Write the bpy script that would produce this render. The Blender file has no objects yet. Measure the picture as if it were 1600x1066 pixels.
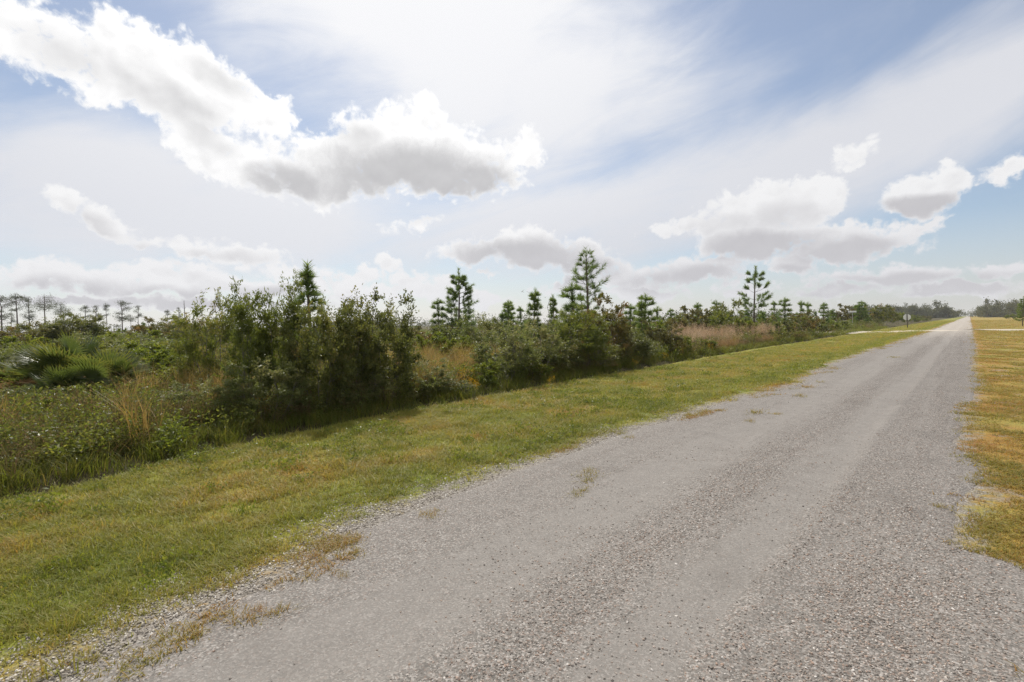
import bpy, math, random
import numpy as np
from mathutils import Matrix, Vector

rng = np.random.default_rng(11)
random.seed(11)
R = math.radians
scene = bpy.context.scene
col = scene.collection

# ------------------------------------------------------------------ camera
F = 800.0                      # focal length in photo pixels (1600 wide)
CX, CY = 800.0, 533.0
H = 1.8                        # eye height
PITCH, ROLL = R(-1.97), R(1.0)
fwd = np.array([0, math.cos(PITCH), math.sin(PITCH)])
right0 = np.array([1.0, 0, 0]); up0 = np.cross(right0, fwd)
cr, sr = math.cos(ROLL), math.sin(ROLL)
rgt = cr * right0 - sr * up0
upv = cr * up0 + sr * right0
cam_d = bpy.data.cameras.new('camera'); cam = bpy.data.objects.new('camera', cam_d); col.objects.link(cam)
cam_d.sensor_width = 36; cam_d.lens = 36 * F / 1600.0
cam_d.clip_start = 0.05; cam_d.clip_end = 6000
m = Matrix([[rgt[0], upv[0], -fwd[0], 0], [rgt[1], upv[1], -fwd[1], 0], [rgt[2], upv[2], -fwd[2], H], [0, 0, 0, 1]])
cam.matrix_world = m
scene.camera = cam

def ray(px, py):
    v = fwd * F + rgt * (px - CX) - upv * (py - CY)
    return v / np.linalg.norm(v)
def horizon(px):
    return 505.5 - 0.01745 * (px - CX)

# ------------------------------------------------------------------ sun, exposure
SUN_AZ, SUN_EL = R(-14), R(52)          # azimuth from +Y towards +X
sun_dir = np.array([math.sin(SUN_AZ) * math.cos(SUN_EL), math.cos(SUN_AZ) * math.cos(SUN_EL), math.sin(SUN_EL)])
sd = bpy.data.lights.new('sun', 'SUN'); sd.energy = 4.2; sd.angle = R(0.6); sd.color = (1.0, 0.95, 0.87)
sun = bpy.data.objects.new('sun', sd); col.objects.link(sun)
sun.rotation_euler = Vector((-sun_dir[0], -sun_dir[1], -sun_dir[2])).to_track_quat('-Z', 'Y').to_euler()
vs = scene.view_settings
vs.view_transform = 'Standard'; vs.look = 'None'; vs.exposure = 0.0; vs.gamma = 1.0; vs.use_curve_mapping = False
cy = scene.cycles
cy.max_bounces = 7; cy.diffuse_bounces = 3; cy.glossy_bounces = 2; cy.transmission_bounces = 4; cy.volume_bounces = 1
cy.transparent_max_bounces = 4; cy.caustics_reflective = False; cy.caustics_refractive = False
cy.sample_clamp_indirect = 6.0
cy.use_denoising = True; cy.denoiser = 'OPENIMAGEDENOISE'; cy.denoising_input_passes = 'RGB_ALBEDO_NORMAL'; cy.denoising_prefilter = 'NONE'

# ------------------------------------------------------------------ node helpers
class NT:
    def __init__(s, tree):
        s.t = tree; s.n = tree.nodes; s.l = tree.links
    def new(s, typ, **kw):
        n = s.n.new(typ)
        for k, v in kw.items(): setattr(n, k, v)
        return n
    def put(s, sock, v):
        if isinstance(v, bpy.types.NodeSocket): s.l.new(v, sock)
        elif v is not None: sock.default_value = v
    def math(s, op, a, b=None, c=None, clamp=False):
        n = s.new('ShaderNodeMath', operation=op); n.use_clamp = clamp
        s.put(n.inputs[0], a)
        if b is not None: s.put(n.inputs[1], b)
        if c is not None: s.put(n.inputs[2], c)
        return n.outputs[0]
    def vmath(s, op, a, b=None, scale=None):
        n = s.new('ShaderNodeVectorMath', operation=op)
        s.put(n.inputs[0], a)
        if b is not None: s.put(n.inputs[1], b)
        if scale is not None: s.put(n.inputs['Scale'], scale)
        return n.outputs['Value'] if op in ('LENGTH', 'DOT_PRODUCT', 'DISTANCE') else n.outputs[0]
    def mix(s, f, a, b, typ='RGBA', blend='MIX'):
        n = s.new('ShaderNodeMix', data_type=typ)
        if typ == 'RGBA':
            n.blend_type = blend; s.put(n.inputs[0], f); s.put(n.inputs[6], a); s.put(n.inputs[7], b); return n.outputs[2]
        s.put(n.inputs[0], f); s.put(n.inputs[2], a); s.put(n.inputs[3], b); return n.outputs[0]
    def noise(s, vec, scale, detail=4, rough=0.55, dist=0.0, out=0, dim='3D'):
        n = s.new('ShaderNodeTexNoise', noise_dimensions=dim); s.put(n.inputs['Vector'], vec)
        n.inputs['Scale'].default_value = scale; n.inputs['Detail'].default_value = detail
        n.inputs['Roughness'].default_value = rough; n.inputs['Distortion'].default_value = dist
        return n.outputs[out]
    def vor(s, vec, scale, feature='F1', out='Distance', rand=1.0, smooth=None, detail=0):
        n = s.new('ShaderNodeTexVoronoi', feature=feature); s.put(n.inputs['Vector'], vec)
        n.inputs['Scale'].default_value = scale; n.inputs['Randomness'].default_value = rand
        if smooth is not None: n.inputs['Smoothness'].default_value = smooth
        if detail: n.inputs['Detail'].default_value = detail
        return n.outputs[out]
    def ss(s, v, a, b, lo=0.0, hi=1.0):
        n = s.new('ShaderNodeMapRange', interpolation_type='SMOOTHSTEP'); s.put(n.inputs[0], v)
        s.put(n.inputs[1], a); s.put(n.inputs[2], b); s.put(n.inputs[3], lo); s.put(n.inputs[4], hi)
        return n.outputs[0]
    def ramp(s, f, stops, interp='LINEAR'):
        n = s.new('ShaderNodeValToRGB'); cr = n.color_ramp; cr.interpolation = interp
        while len(cr.elements) < len(stops): cr.elements.new(0.5)
        for e, (p, c) in zip(cr.elements, stops):
            e.position = p; e.color = (c[0], c[1], c[2], 1)
        s.put(n.inputs[0], f); return n.outputs[0]
    def xyz(s, x, y, z):
        n = s.new('ShaderNodeCombineXYZ'); s.put(n.inputs[0], x); s.put(n.inputs[1], y); s.put(n.inputs[2], z); return n.outputs[0]
    def sep(s, v):
        n = s.new('ShaderNodeSeparateXYZ'); s.put(n.inputs[0], v); return n.outputs

# ------------------------------------------------------------------ world: physical sky + clouds laid out by direction
w = bpy.data.worlds.new('World'); scene.world = w; w.use_nodes = True
T = NT(w.node_tree); T.n.clear()
SKY_STRENGTH = 0.10
sky = T.new('ShaderNodeTexSky', sky_type='NISHITA')
sky.sun_disc = False; sky.sun_elevation = SUN_EL; sky.sun_rotation = SUN_AZ
sky.air_density = 1.0; sky.dust_density = 0.5; sky.ozone_density = 2.0
tc = T.new('ShaderNodeTexCoord')
D = T.vmath('NORMALIZE', tc.outputs['Generated'])
dx, dy, dz = T.sep(D)
az = T.math('ARCTAN2', dx, dy); el = T.math('ARCSINE', dz)
AE = T.xyz(az, el, 0.0)

def ae_of(px, py):
    v = ray(px, py); return math.atan2(v[0], v[1]), math.asin(v[2])
def ellipse(vec, e):
    px, py, rx, ry, rot = e
    a, b = ae_of(px, py); a1, _ = ae_of(px + 5, py); _, b1 = ae_of(px, py - 5)
    n = T.new('ShaderNodeMapping', vector_type='TEXTURE'); T.put(n.inputs[0], vec)
    n.inputs[1].default_value = (a, b, 0); n.inputs[2].default_value = (0, 0, R(rot))
    n.inputs[3].default_value = (rx * abs(a1 - a) / 5, ry * abs(b1 - b) / 5, 1)
    return T.math('SUBTRACT', 1.0, T.vmath('LENGTH', n.outputs[0]))
def union(vec, es, k=0.25, soft=False):
    acc = None
    for e in es:
        v = T.math('MULTIPLY', ellipse(vec, e), min(1.0, max(0.55, e[3] / 42.0))) if soft else ellipse(vec, e)
        acc = v if acc is None else T.math('SMOOTH_MAX', acc, v, k)
    return acc

# stretched direction: detail gets flatter and finer towards the horizon
persp = T.math('ADD', T.math('MAXIMUM', dz, 0.0), 0.16)
# domain warp
wn1 = T.noise(AE, 9.0, 3, 0.55, out=1)
warp = T.vmath('SCALE', T.vmath('SUBTRACT', wn1, (0.5, 0.5, 0.5)), scale=0.045)
AEw = T.vmath('ADD', AE, warp)
wn2 = T.noise(AE, 26.0, 4, 0.62, out=1)
AEw2 = T.vmath('ADD', AEw, T.vmath('SCALE', T.vmath('SUBTRACT', wn2, (0.5, 0.5, 0.5)), scale=0.046))

CUM = [  # the long heap of cumulus from the upper left
    (20, 60, 115, 62, -22), (120, 95, 120, 72, -30), (235, 110, 125, 78, -25), (335, 140, 115, 72, -30), (405, 165, 75, 48, -35),
    (290, 195, 60, 50, -20), (345, 235, 80, 52, -30), (425, 262, 90, 60, -15), (500, 268, 75, 62, 0),
    (590, 245, 95, 78, 5), (660, 235, 110, 85, 0), (735, 265, 95, 65, 0), (815, 238, 52, 34, 20),
    (660, 350, 62, 20, 10)]
CUM2 = [(105, 322, 55, 22, -18), (165, 350, 62, 22, -25), (225, 376, 40, 12, -12),
    (300, 388, 70, 18, -8), (385, 398, 80, 22, -8), (460, 425, 90, 22, -6), (50, 432, 90, 28, 0), (140, 440, 90, 26, 0), (215, 448, 90, 22, 4), (310, 440, 100, 28, -6), (410, 452, 90, 24, 0), (520, 446, 80, 24, -4), (110, 470, 190, 14, 0), (380, 474, 210, 12, 0),
    (605, 412, 28, 16, 0), (560, 432, 60, 20, 0), (640, 438, 60, 20, 0), (250, 418, 80, 20, -4), (590, 458, 80, 18, 0), (680, 452, 60, 18, 0), (760, 468, 90, 15, 0)]
CUM3 = [(735, 392, 75, 30, 0), (830, 388, 85, 40, -8), (900, 402, 60, 38, -15), (965, 425, 70, 32, -6), (1070, 428, 110, 28, 4),
    (760, 427, 26, 9, 0), (700, 438, 26, 12, 0), (880, 450, 70, 16, 0), (1020, 455, 120, 14, 0), (1130, 412, 40, 16, 0)]
CUM4 = [(1085, 348, 75, 19, 8), (1150, 345, 95, 48, 5), (1225, 322, 100, 60, 8), (1280, 303, 55, 42, 0), (1190, 375, 120, 38, 0), (1320, 380, 135, 38, 6), (1425, 356, 80, 18, 12),
    (1328, 246, 50, 26, 10), (1440, 300, 78, 40, 5), (1405, 316, 50, 20, 0), (1565, 266, 44, 26, 12),
    (1245, 417, 46, 17, 0), (1400, 432, 160, 20, 2), (1560, 420, 80, 16, 0), (1300, 458, 130, 16, 0), (1480, 455, 150, 16, 0), (1180, 455, 60, 14, 0)]
BASE = [(635, 282, 185, 78, 2), (735, 290, 90, 52, 0), (450, 285, 75, 42, -5), (110, 465, 150, 34, 0), (260, 472, 190, 30, 0), (420, 470, 170, 26, 0), (810, 402, 140, 38, 0), (905, 425, 90, 30, 0),
    (1070, 438, 150, 26, 2), (1190, 388, 130, 36, 0), (1320, 395, 130, 30, 4), (1430, 322, 95, 24, 0), (1400, 445, 230, 22, 0), (1560, 445, 140, 22, 0), (1245, 428, 60, 16, 0), (1330, 465, 240, 18, 0)]
BASE2 = [(95, 85, 90, 44, -15), (250, 140, 150, 44, -18), (345, 120, 90, 30, -20), (330, 215, 70, 36, -25), (145, 355, 50, 30, -20), (205, 384, 55, 14, 0), (560, 215, 60, 40, 0), (1130, 352, 80, 24, 5), (1230, 335, 80, 36, 5), (340, 402, 130, 18, 0)]
M = union(AEw2, CUM + CUM2 + CUM3 + CUM4, 0.16, True)
M = T.math('MINIMUM', T.math('MULTIPLY', M, 1.45), 0.60)
# billow noise: round lumps, finer low down where the clouds are farther
def lumps(v, fine):
    sp = T.vmath('MULTIPLY', v, (2.3, 2.7, 1.0))
    wv = T.vmath('ADD', sp, T.vmath('SCALE', T.vmath('SUBTRACT', T.noise(sp, 6.0, 3, 0.55, out=1), (0.5, 0.5, 0.5)), scale=0.14))
    b1 = T.vor(wv, 6.0, 'SMOOTH_F1', smooth=0.2)
    b2 = T.vor(wv, 13.0, 'SMOOTH_F1', smooth=0.2)
    fb = T.noise(sp, 3.4, 9 if fine else 4, 0.58)
    o = T.math('MULTIPLY', T.math('SUBTRACT', fb, 0.5), 1.7)
    o = T.math('ADD', o, T.math('MULTIPLY', T.math('SUBTRACT', 0.42, b1), 0.70))
    o = T.math('ADD', o, T.math('MULTIPLY', T.math('SUBTRACT', 0.42, b2), 0.50))
    if fine: o = T.math('ADD', o, T.math('MULTIPLY', T.math('SUBTRACT', 0.42, T.vor(wv, 29.0, 'SMOOTH_F1', smooth=0.2)), 0.42))
    return o
lump = lumps(AE, True)
lump_lo = lumps(AE, False)
SUN_AE = (SUN_AZ, SUN_EL, 0.0)
lump_up = lumps(T.vmath('ADD', AE, T.vmath('SCALE', T.vmath('NORMALIZE', T.vmath('SUBTRACT', SUN_AE, AE)), scale=0.014)), False)
# sky beyond the frame carries on with scattered clouds of the same kind
ga = T.noise(AE, 2.3, 2, 0.5)
outside = T.math('MAXIMUM', T.ss(T.math('ABSOLUTE', az), 0.78, 1.05), T.ss(el, 0.55, 0.72))
gen = T.math('SUBTRACT', T.math('MULTIPLY', T.math('SUBTRACT', ga, 0.50), 3.2), T.math('MULTIPLY', T.math('SUBTRACT', 1.0, outside), 3.0))
Mall = T.math('MAXIMUM', M, T.math('MINIMUM', gen, 0.6))
hf = T.noise(AEw2, 62.0, 5, 0.64)
dens = T.math('ADD', T.math('ADD', Mall, T.math('MULTIPLY', lump, 0.72)), T.math('MULTIPLY', T.math('SUBTRACT', hf, 0.5), 0.62))
dens_s = T.math('ADD', Mall, T.math('MULTIPLY', lump_lo, 0.55))
alpha = T.ss(dens, -0.07, 0.34)
# grey bellies: thick parts and bases block the sun that stands behind and above; lumps catch it on their sunward side
tex = T.math('ADD', T.math('MULTIPLY', lump_lo, 0.20), T.math('MULTIPLY', T.math('SUBTRACT', hf, 0.5), 0.30))
belly = T.math('MULTIPLY', T.ss(dens_s, 0.04, 0.50), T.ss(T.math('ADD', union(AEw, BASE, 0.25), tex), -0.12, 0.55))
belly2 = T.math('MULTIPLY', T.ss(dens_s, 0.10, 0.6), T.ss(T.math('ADD', union(AEw, BASE2, 0.25), tex), -0.15, 0.75))
gbelly = T.math('MULTIPLY', T.ss(dens, 0.30, 1.0), 0.22)
relief = T.math('MULTIPLY', T.math('SUBTRACT', lump_up, lump_lo), T.math('SUBTRACT', 0.50, T.math('MULTIPLY', belly, 0.32)))
shade = T.math('MAXIMUM', T.math('MULTIPLY', belly, 0.88), T.math('MAXIMUM', T.math('MULTIPLY', belly2, 0.48), gbelly))
shade = T.math('ADD', shade, T.math('MULTIPLY', relief, T.ss(dens, 0.05, 0.4)), clamp=True)
near_sun = T.ss(T.vmath('DOT_PRODUCT', D, tuple(sun_dir)), 0.62, 0.97)
bright = T.mix(near_sun, (0.90, 0.90, 0.91, 1), (1.13, 1.125, 1.12, 1))
grey = T.mix(near_sun, (0.52, 0.51, 0.535, 1), (0.55, 0.55, 0.555, 1))
low = T.ss(el, 0.24, 0.0)
bright = T.mix(T.math('MULTIPLY', low, T.ss(az, -0.5, 0.6)), bright, (0.74, 0.74, 0.765, 1))
cloud = T.mix(shade, bright, grey)
cloud = T.mix(T.math('MULTIPLY', low, 0.30), cloud, T.mix(near_sun, (0.71, 0.71, 0.755, 1), (0.90, 0.90, 0.92, 1)))
# thin high veil
VEIL = [(700, 50, 330, 190, -20), (870, 150, 150, 130, 20), (1250, 265, 560, 75, 14), (900, 330, 330, 50, 8), (180, 270, 330, 70, 6), (330, 330, 380, 90, 0), (1540, 150, 230, 60, 24)]
SV = T.xyz(T.math('ADD', T.math('MULTIPLY', az, 1.0), T.math('MULTIPLY', el, 0.5)), T.math('SUBTRACT', T.math('MULTIPLY', el, 4.2), T.math('MULTIPLY', az, 1.15)), 0.0)
vn = T.noise(SV, 2.6, 7, 0.62, 0.6)
vn2 = T.noise(AE, 5.0, 4, 0.5, 0.4)
vm = T.math('MAXIMUM', union(AEw, VEIL, 0.4), T.math('SUBTRACT', outside, 0.75))
veil = T.ss(T.math('ADD', T.math('MULTIPLY', vm, 0.75), T.math('ADD', T.math('MULTIPLY', T.math('SUBTRACT', vn, 0.5), 1.05), T.math('MULTIPLY', T.math('SUBTRACT', vn2, 0.5), 0.5))), -0.58, 0.42)
veil = T.math('ADD', T.math('MULTIPLY', veil, 0.78), 0.19)
low = T.ss(el, 0.24, 0.0)
veil = T.math('MAXIMUM', veil, T.math('MULTIPLY', low, 0.66))
veil_c = T.mix(near_sun, (0.74, 0.75, 0.795, 1), (0.97, 0.97, 0.985, 1))
veil_c = T.mix(T.math('MULTIPLY', low, 0.8), veil_c, T.mix(T.ss(az, -0.5, 0.75), (0.80, 0.81, 0.85, 1), (0.56, 0.57, 0.62, 1)))
b_sky = T.new('ShaderNodeBackground'); T.l.new(sky.outputs[0], b_sky.inputs[0]); b_sky.inputs[1].default_value = SKY_STRENGTH
b_veil = T.new('ShaderNodeBackground'); T.l.new(veil_c, b_veil.inputs[0])
b_cl = T.new('ShaderNodeBackground'); T.l.new(cloud, b_cl.inputs[0])
mx1 = T.new('ShaderNodeMixShader'); T.put(mx1.inputs[0], veil); T.l.new(b_sky.outputs[0], mx1.inputs[1]); T.l.new(b_veil.outputs[0], mx1.inputs[2])
above = T.math('MULTIPLY', alpha, T.ss(el, -0.02, 0.01))
mx2 = T.new('ShaderNodeMixShader'); T.put(mx2.inputs[0], above); T.l.new(mx1.outputs[0], mx2.inputs[1]); T.l.new(b_cl.outputs[0], mx2.inputs[2])
wo = T.new('ShaderNodeOutputWorld'); T.l.new(mx2.outputs[0], wo.inputs[0])
w.cycles.sampling_method = 'MANUAL'; w.cycles.sample_map_resolution = 512

# ------------------------------------------------------------------ places: road axis (d across, t along)
rd = ray(1515, 493); U = np.array([rd[0], rd[1]]); U /= np.linalg.norm(U)      # along the road
P = np.array([U[1], -U[0]])                                                    # to its right
def dt(x, y): return x * P[0] + y * P[1], x * U[0] + y * U[1]
def xy(d, t): return d * P[0] + t * U[0], d * P[1] + t * U[1]
def flat(px, py, z=0.0):
    v = ray(px, py); k = (z - H) / v[2]; return v[0] * k, v[1] * k

# value noise in numpy (for edges, relief and scatter)
_perm = rng.permutation(512)
_vals = rng.random(512)
def vnoise(x, y):
    xi = np.floor(x).astype(int); yi = np.floor(y).astype(int); xf = x - xi; yf = y - yi
    u = xf * xf * (3 - 2 * xf); v = yf * yf * (3 - 2 * yf)
    def h(a, b): return _vals[(_perm[a & 511] + b * 57) & 511]
    return (h(xi, yi) * (1 - u) + h(xi + 1, yi) * u) * (1 - v) + (h(xi, yi + 1) * (1 - u) + h(xi + 1, yi + 1) * u) * v
def fbm(x, y, o=4):
    s = 0; a = 0.5; n = 0
    for i in range(o):
        s = s + a * vnoise(x + 17.3 * i, y - 9.1 * i); n += a; a *= 0.5; x = x * 2.03; y = y * 2.03
    return s / n

# edges, traced on the ground from the photograph
def curve(pix, z=0.0):
    q = sorted([dt(*flat(px, py, z))[::-1] for px, py in pix]); return np.array([a for a, b in q]), np.array([b for a, b in q])
mow_t, mow_d = curve([(0, 775), (150, 742), (300, 705), (450, 673), (600, 645), (780, 614), (940, 585), (1100, 556), (1230, 536)], -0.06)
def mow(t): return np.interp(t, mow_t, mow_d) + 0.10 * (fbm(t * 0.6, t * 0 + 3.1) - 0.5)
el_t, el_d = curve([(100, 1066), (260, 975), (470, 905), (560, 830), (700, 775), (860, 715), (1010, 665), (1150, 625), (1250, 600), (1300, 570), (1370, 545), (1440, 523)])
def road_l(t): return np.interp(t, el_t, el_d) + 0.5 * (fbm(t * 0.9, t * 0 + 7.7) - 0.5) * np.clip(t / 12, 0.5, 1.3)
er_t, er_d = curve([(1640, 960), (1600, 885), (1510, 860), (1495, 790), (1530, 735), (1490, 690), (1500, 640), (1530, 600), (1515, 570), (1525, 545), (1520, 530), (1520, 518)])
er_d = np.clip(er_d, -0.6, 1.2)
def road_r(t): return np.interp(t, er_t, er_d) + 0.30 * (fbm(t * 1.1, t * 0 + 21.7) - 0.5)

def ground_z(d, t):
    z = -0.028 * np.clip(-d - 3.4, 0, 3.4) - 0.02 * np.clip(d - 0.5, 0, 3)
    e = d - mow(t)
    z = z - 0.16 * np.exp(-(e + 0.10) ** 2 / 0.022) + 0.10 * np.clip(-e - 0.4, 0, 1.0)
    bump = (fbm(d * 0.7 + 40, t * 0.7, 3) - 0.5)
    z = z + bump * 0.10 * np.clip(-d - 3.8, 0, 1.0) + bump * 0.06 * np.clip(d - 0.4, 0, 1)
    z = z + (fbm(d * 0.22, t * 0.22 + 11, 2) - 0.5) * 0.25 * np.clip(-e - 1.0, 0, 2) / 2 * np.exp(-np.abs(t) / 300)
    return z
def gz(x, y):
    d, t = dt(np.asarray(x, float), np.asarray(y, float)); return ground_z(d, t)
def spot(px, Z):
    """ground point Z metres in front of the lens, at photo column px, and metres per photo pixel there"""
    v = ray(px, horizon(px)); x, y = v[0] / v[1] * Z, Z
    return x, y, float(gz(x, y))
def hgt(px, Z, top):
    return H + (horizon(px) - top) * Z / F - spot(px, Z)[2]

# ------------------------------------------------------------------ mesh helpers
def mesh_np(name, V, quads=None, tris=None, mats=(), attrs=None, midx=None, smooth=False):
    me = bpy.data.meshes.new(name); V = np.asarray(V, np.float32)
    parts = []; starts = []; n = 0
    for f, k in ((quads, 4), (tris, 3)):
        if f is not None and len(f):
            f = np.asarray(f, np.int32); parts.append(f.ravel()); starts.append(n + np.arange(len(f)) * k); n += f.size
    loops = np.concatenate(parts); starts = np.concatenate(starts)
    me.vertices.add(len(V)); me.vertices.foreach_set('co', V.ravel())
    me.loops.add(len(loops)); me.loops.foreach_set('vertex_index', loops)
    me.polygons.add(len(starts)); me.polygons.foreach_set('loop_start', starts.astype(np.int32))
    if midx is not None: me.polygons.foreach_set('material_index', np.asarray(midx, np.int32))
    me.polygons.foreach_set('use_smooth', np.full(len(starts), smooth))
    for k, a in (attrs or {}).items():
        at = me.attributes.new(k, 'FLOAT', 'POINT'); at.data.foreach_set('value', np.asarray(a, np.float32))
    me.update(calc_edges=True); me.validate()
    for mm in (mats if isinstance(mats, (list, tuple)) else [mats]): me.materials.append(mm)
    return me
def link(name, me, parent=None, loc=None):
    o = bpy.data.objects.new(name, me); col.objects.link(o)
    if parent is not None: o.parent = parent
    if loc is not None: o.location = loc
    return o
def tag(o, label=None, cat=None, group=None, kind=None):
    if label: o['label'] = label
    if cat: o['category'] = cat
    if group: o['group'] = group
    if kind: o['kind'] = kind
    return o
def empty(name, loc, rz=0.0, s=(1, 1, 1)):
    o = bpy.data.objects.new(name, None); col.objects.link(o)
    o.location = loc; o.rotation_euler = (0, 0, rz); o.scale = s; o.empty_display_size = 0.2
    return o

def tubes(paths, sides=5):
    VV = []; QQ = []; n = 0
    ang = np.arange(sides) * 2 * np.pi / sides
    for pts, rad in paths:
        pts = np.asarray(pts, float); k = len(pts); rad = np.broadcast_to(rad, (k,))
        tan = np.gradient(pts, axis=0); tan /= np.linalg.norm(tan, axis=1, keepdims=True) + 1e-9
        ref = np.where(np.abs(tan[:, 2:3]) > 0.9, np.array([[1.0, 0, 0]]), np.array([[0, 0, 1.0]]))
        a = np.cross(tan, ref); a /= np.linalg.norm(a, axis=1, keepdims=True) + 1e-9; b = np.cross(tan, a)
        ring = pts[:, None] + rad[:, None, None] * (np.cos(ang)[None, :, None] * a[:, None] + np.sin(ang)[None, :, None] * b[:, None])
        VV.append(ring.reshape(-1, 3))
        i = np.arange(k - 1)[:, None] * sides + np.arange(sides)[None]
        j = np.arange(k - 1)[:, None] * sides + (np.arange(sides)[None] + 1) % sides
        QQ.append(np.stack([i, j, j + sides, i + sides], -1).reshape(-1, 4) + n); n += k * sides
    return np.concatenate(VV), np.concatenate(QQ)
def unit(v): return v / (np.linalg.norm(v, axis=-1, keepdims=True) + 1e-9)
def leaves(pos, dirs, L, W, g, droop=0.0):
    """one folded four-cornered leaf at each place, along dirs, with a random roll"""
    n = len(pos); dirs = unit(dirs + np.array([0, 0, -droop]))
    s = unit(np.cross(dirs, unit(g.normal(size=(n, 3))))); u = np.cross(s, dirs)
    L = np.broadcast_to(L, (n,))[:, None]; W = np.broadcast_to(W, (n,))[:, None]
    fold = g.uniform(0.0, 0.5, (n, 1))
    mid = pos + dirs * L * 0.45
    V = np.stack([pos, mid + s * W * 0.5 + u * W * fold * 0.4, pos + dirs * L, mid - s * W * 0.5 + u * W * fold * 0.4], 1).reshape(-1, 3)
    return V, np.arange(n * 4).reshape(-1, 4)

# ------------------------------------------------------------------ materials
def principled(name):
    ma = bpy.data.materials.new(name); ma.use_nodes = True; t = NT(ma.node_tree)
    b = t.n['Principled BSDF']; return ma, t, b
VP_ = P
def verge_bands(t, dd):
    def b_(c, wd, a):
        q = t.math('DIVIDE', t.math('SUBTRACT', dd, c), wd); return t.math('MULTIPLY', t.math('EXPONENT', t.math('MULTIPLY', t.math('MULTIPLY', q, q), -1.0)), a)
    return t.math('ADD', t.math('ADD', b_(-6.1, .30, .13), b_(-7.3, .5, .06)), t.math('ADD', b_(-4.75, .60, -.24), b_(-3.75, .28, .18)))
def plant_mat(name, stops, trans=0.35, rough=0.45, spec=0.5, patch=0.0, patch_stops=None, patch_scale=0.6, tcol=1.5, pshift=0.0):
    """leaf colours by leaf (attribute tint), by plant (object random) and optionally by patch of ground"""
    ma, t, b = principled(name)
    at = t.new('ShaderNodeAttribute', attribute_name='tint'); oi = t.new('ShaderNodeObjectInfo')
    f = t.math('ADD', t.math('MULTIPLY', at.outputs['Fac'], 0.7), t.math('MULTIPLY', oi.outputs['Random'], 0.3))
    c = t.ramp(f, stops)
    if patch_stops:
        geo = t.new('ShaderNodeNewGeometry')
        pn = t.noise(geo.outputs['Position'], patch_scale, 4, 0.6)
        dd = t.vmath('DOT_PRODUCT', geo.outputs['Position'], (VP_[0], VP_[1], 0.0))
        pf = t.math('ADD', t.math('ADD', verge_bands(t, dd), t.math('MULTIPLY', t.math('SUBTRACT', pn, 0.5), 1.9)), t.math('ADD', 0.16 + pshift, t.math('MULTIPLY', t.math('ADD', oi.outputs['Random'], at.outputs['Fac']), 0.28)))
        c = t.mix(patch, c, t.ramp(pf, patch_stops))
    t.l.new(c, b.inputs['Base Color']); b.inputs['Roughness'].default_value = rough; b.inputs['Specular IOR Level'].default_value = spec
    tr = t.new('ShaderNodeBsdfTranslucent'); 
    hs = t.new('ShaderNodeHueSaturation'); hs.inputs['Value'].default_value = tcol; hs.inputs['Saturation'].default_value = 1.08; hs.inputs['Hue'].default_value = 0.49
    t.l.new(c, hs.inputs['Color']); t.l.new(hs.outputs[0], tr.inputs[0])
    mx = t.new('ShaderNodeMixShader'); mx.inputs[0].default_value = trans
    t.l.new(b.outputs[0], mx.inputs[1]); t.l.new(tr.outputs[0], mx.inputs[2])
    t.l.new(mx.outputs[0], t.n['Material Output'].inputs[0])
    return ma
def bark_mat(name, c1, c2, scale=12):
    ma, t, b = principled(name); tcn = t.new('ShaderNodeTexCoord')
    mp = t.new('ShaderNodeMapping'); mp.inputs[3].default_value = (1, 1, 0.25); t.l.new(tcn.outputs['Object'], mp.inputs[0])
    n = t.noise(mp.outputs[0], scale, 5, 0.65); t.l.new(t.ramp(n, [(0.3, c1), (0.7, c2)]), b.inputs['Base Color'])
    b.inputs['Roughness'].default_value = 0.9; b.inputs['Specular IOR Level'].default_value = 0.2
    bp = t.new('ShaderNodeBump'); bp.inputs['Strength'].default_value = 0.6; bp.inputs['Distance'].default_value = 0.02
    t.l.new(n, bp.inputs['Height']); t.l.new(bp.outputs[0], b.inputs['Normal'])
    return ma
M_oak = plant_mat('oak_leaf', [(0.0, (0.0604, 0.0747, 0.0201)), (0.45, (0.1079, 0.1222, 0.0287)), (0.75, (0.1654, 0.1581, 0.0431)), (0.93, (0.2156, 0.151, 0.0575)), (1.0, (0.2731, 0.1725, 0.0719))], 0.48, 0.4, 0.42, tcol=1.7)
M_myrtle = plant_mat('myrtle_leaf', [(0.0, (0.0684, 0.0894, 0.0199)), (0.5, (0.1179, 0.1429, 0.0273)), (0.85, (0.1739, 0.18, 0.0422)), (1.0, (0.236, 0.1863, 0.0621))], 0.5, 0.4, 0.42, tcol=1.7)
M_bright = plant_mat('bright_leaf', [(0.0, (0.0788, 0.1103, 0.0168)), (0.5, (0.126, 0.1575, 0.0252)), (1.0, (0.1995, 0.1943, 0.042))], 0.5, 0.4, 0.4, tcol=1.7)
M_grey = plant_mat('greyish_leaf', [(0.0, (0.0809, 0.1016, 0.0277)), (0.5, (0.1444, 0.1675, 0.0485)), (1.0, (0.2541, 0.231, 0.0982))], 0.48, 0.42, 0.4, tcol=1.6)
M_rust = plant_mat('rusty_leaf', [(0.0, (0.075, 0.075, 0.022)), (0.5, (0.120, 0.115, 0.030)), (0.82, (0.17, 0.135, 0.040)), (1.0, (0.24, 0.15, 0.05))], 0.45, 0.42, 0.4, tcol=1.55)
M_pine = plant_mat('pine_needle', [(0.0, (0.081, 0.126, 0.036)), (0.6, (0.135, 0.189, 0.0504)), (1.0, (0.207, 0.234, 0.0684))], 0.58, 0.5, 0.3, tcol=1.6)
M_farpine = plant_mat('far_pine_needle', [(0.0, (0.050, 0.064, 0.028)), (0.6, (0.075, 0.094, 0.038)), (1.0, (0.11, 0.115, 0.05))], 0.32, 0.6, 0.3)
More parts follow.
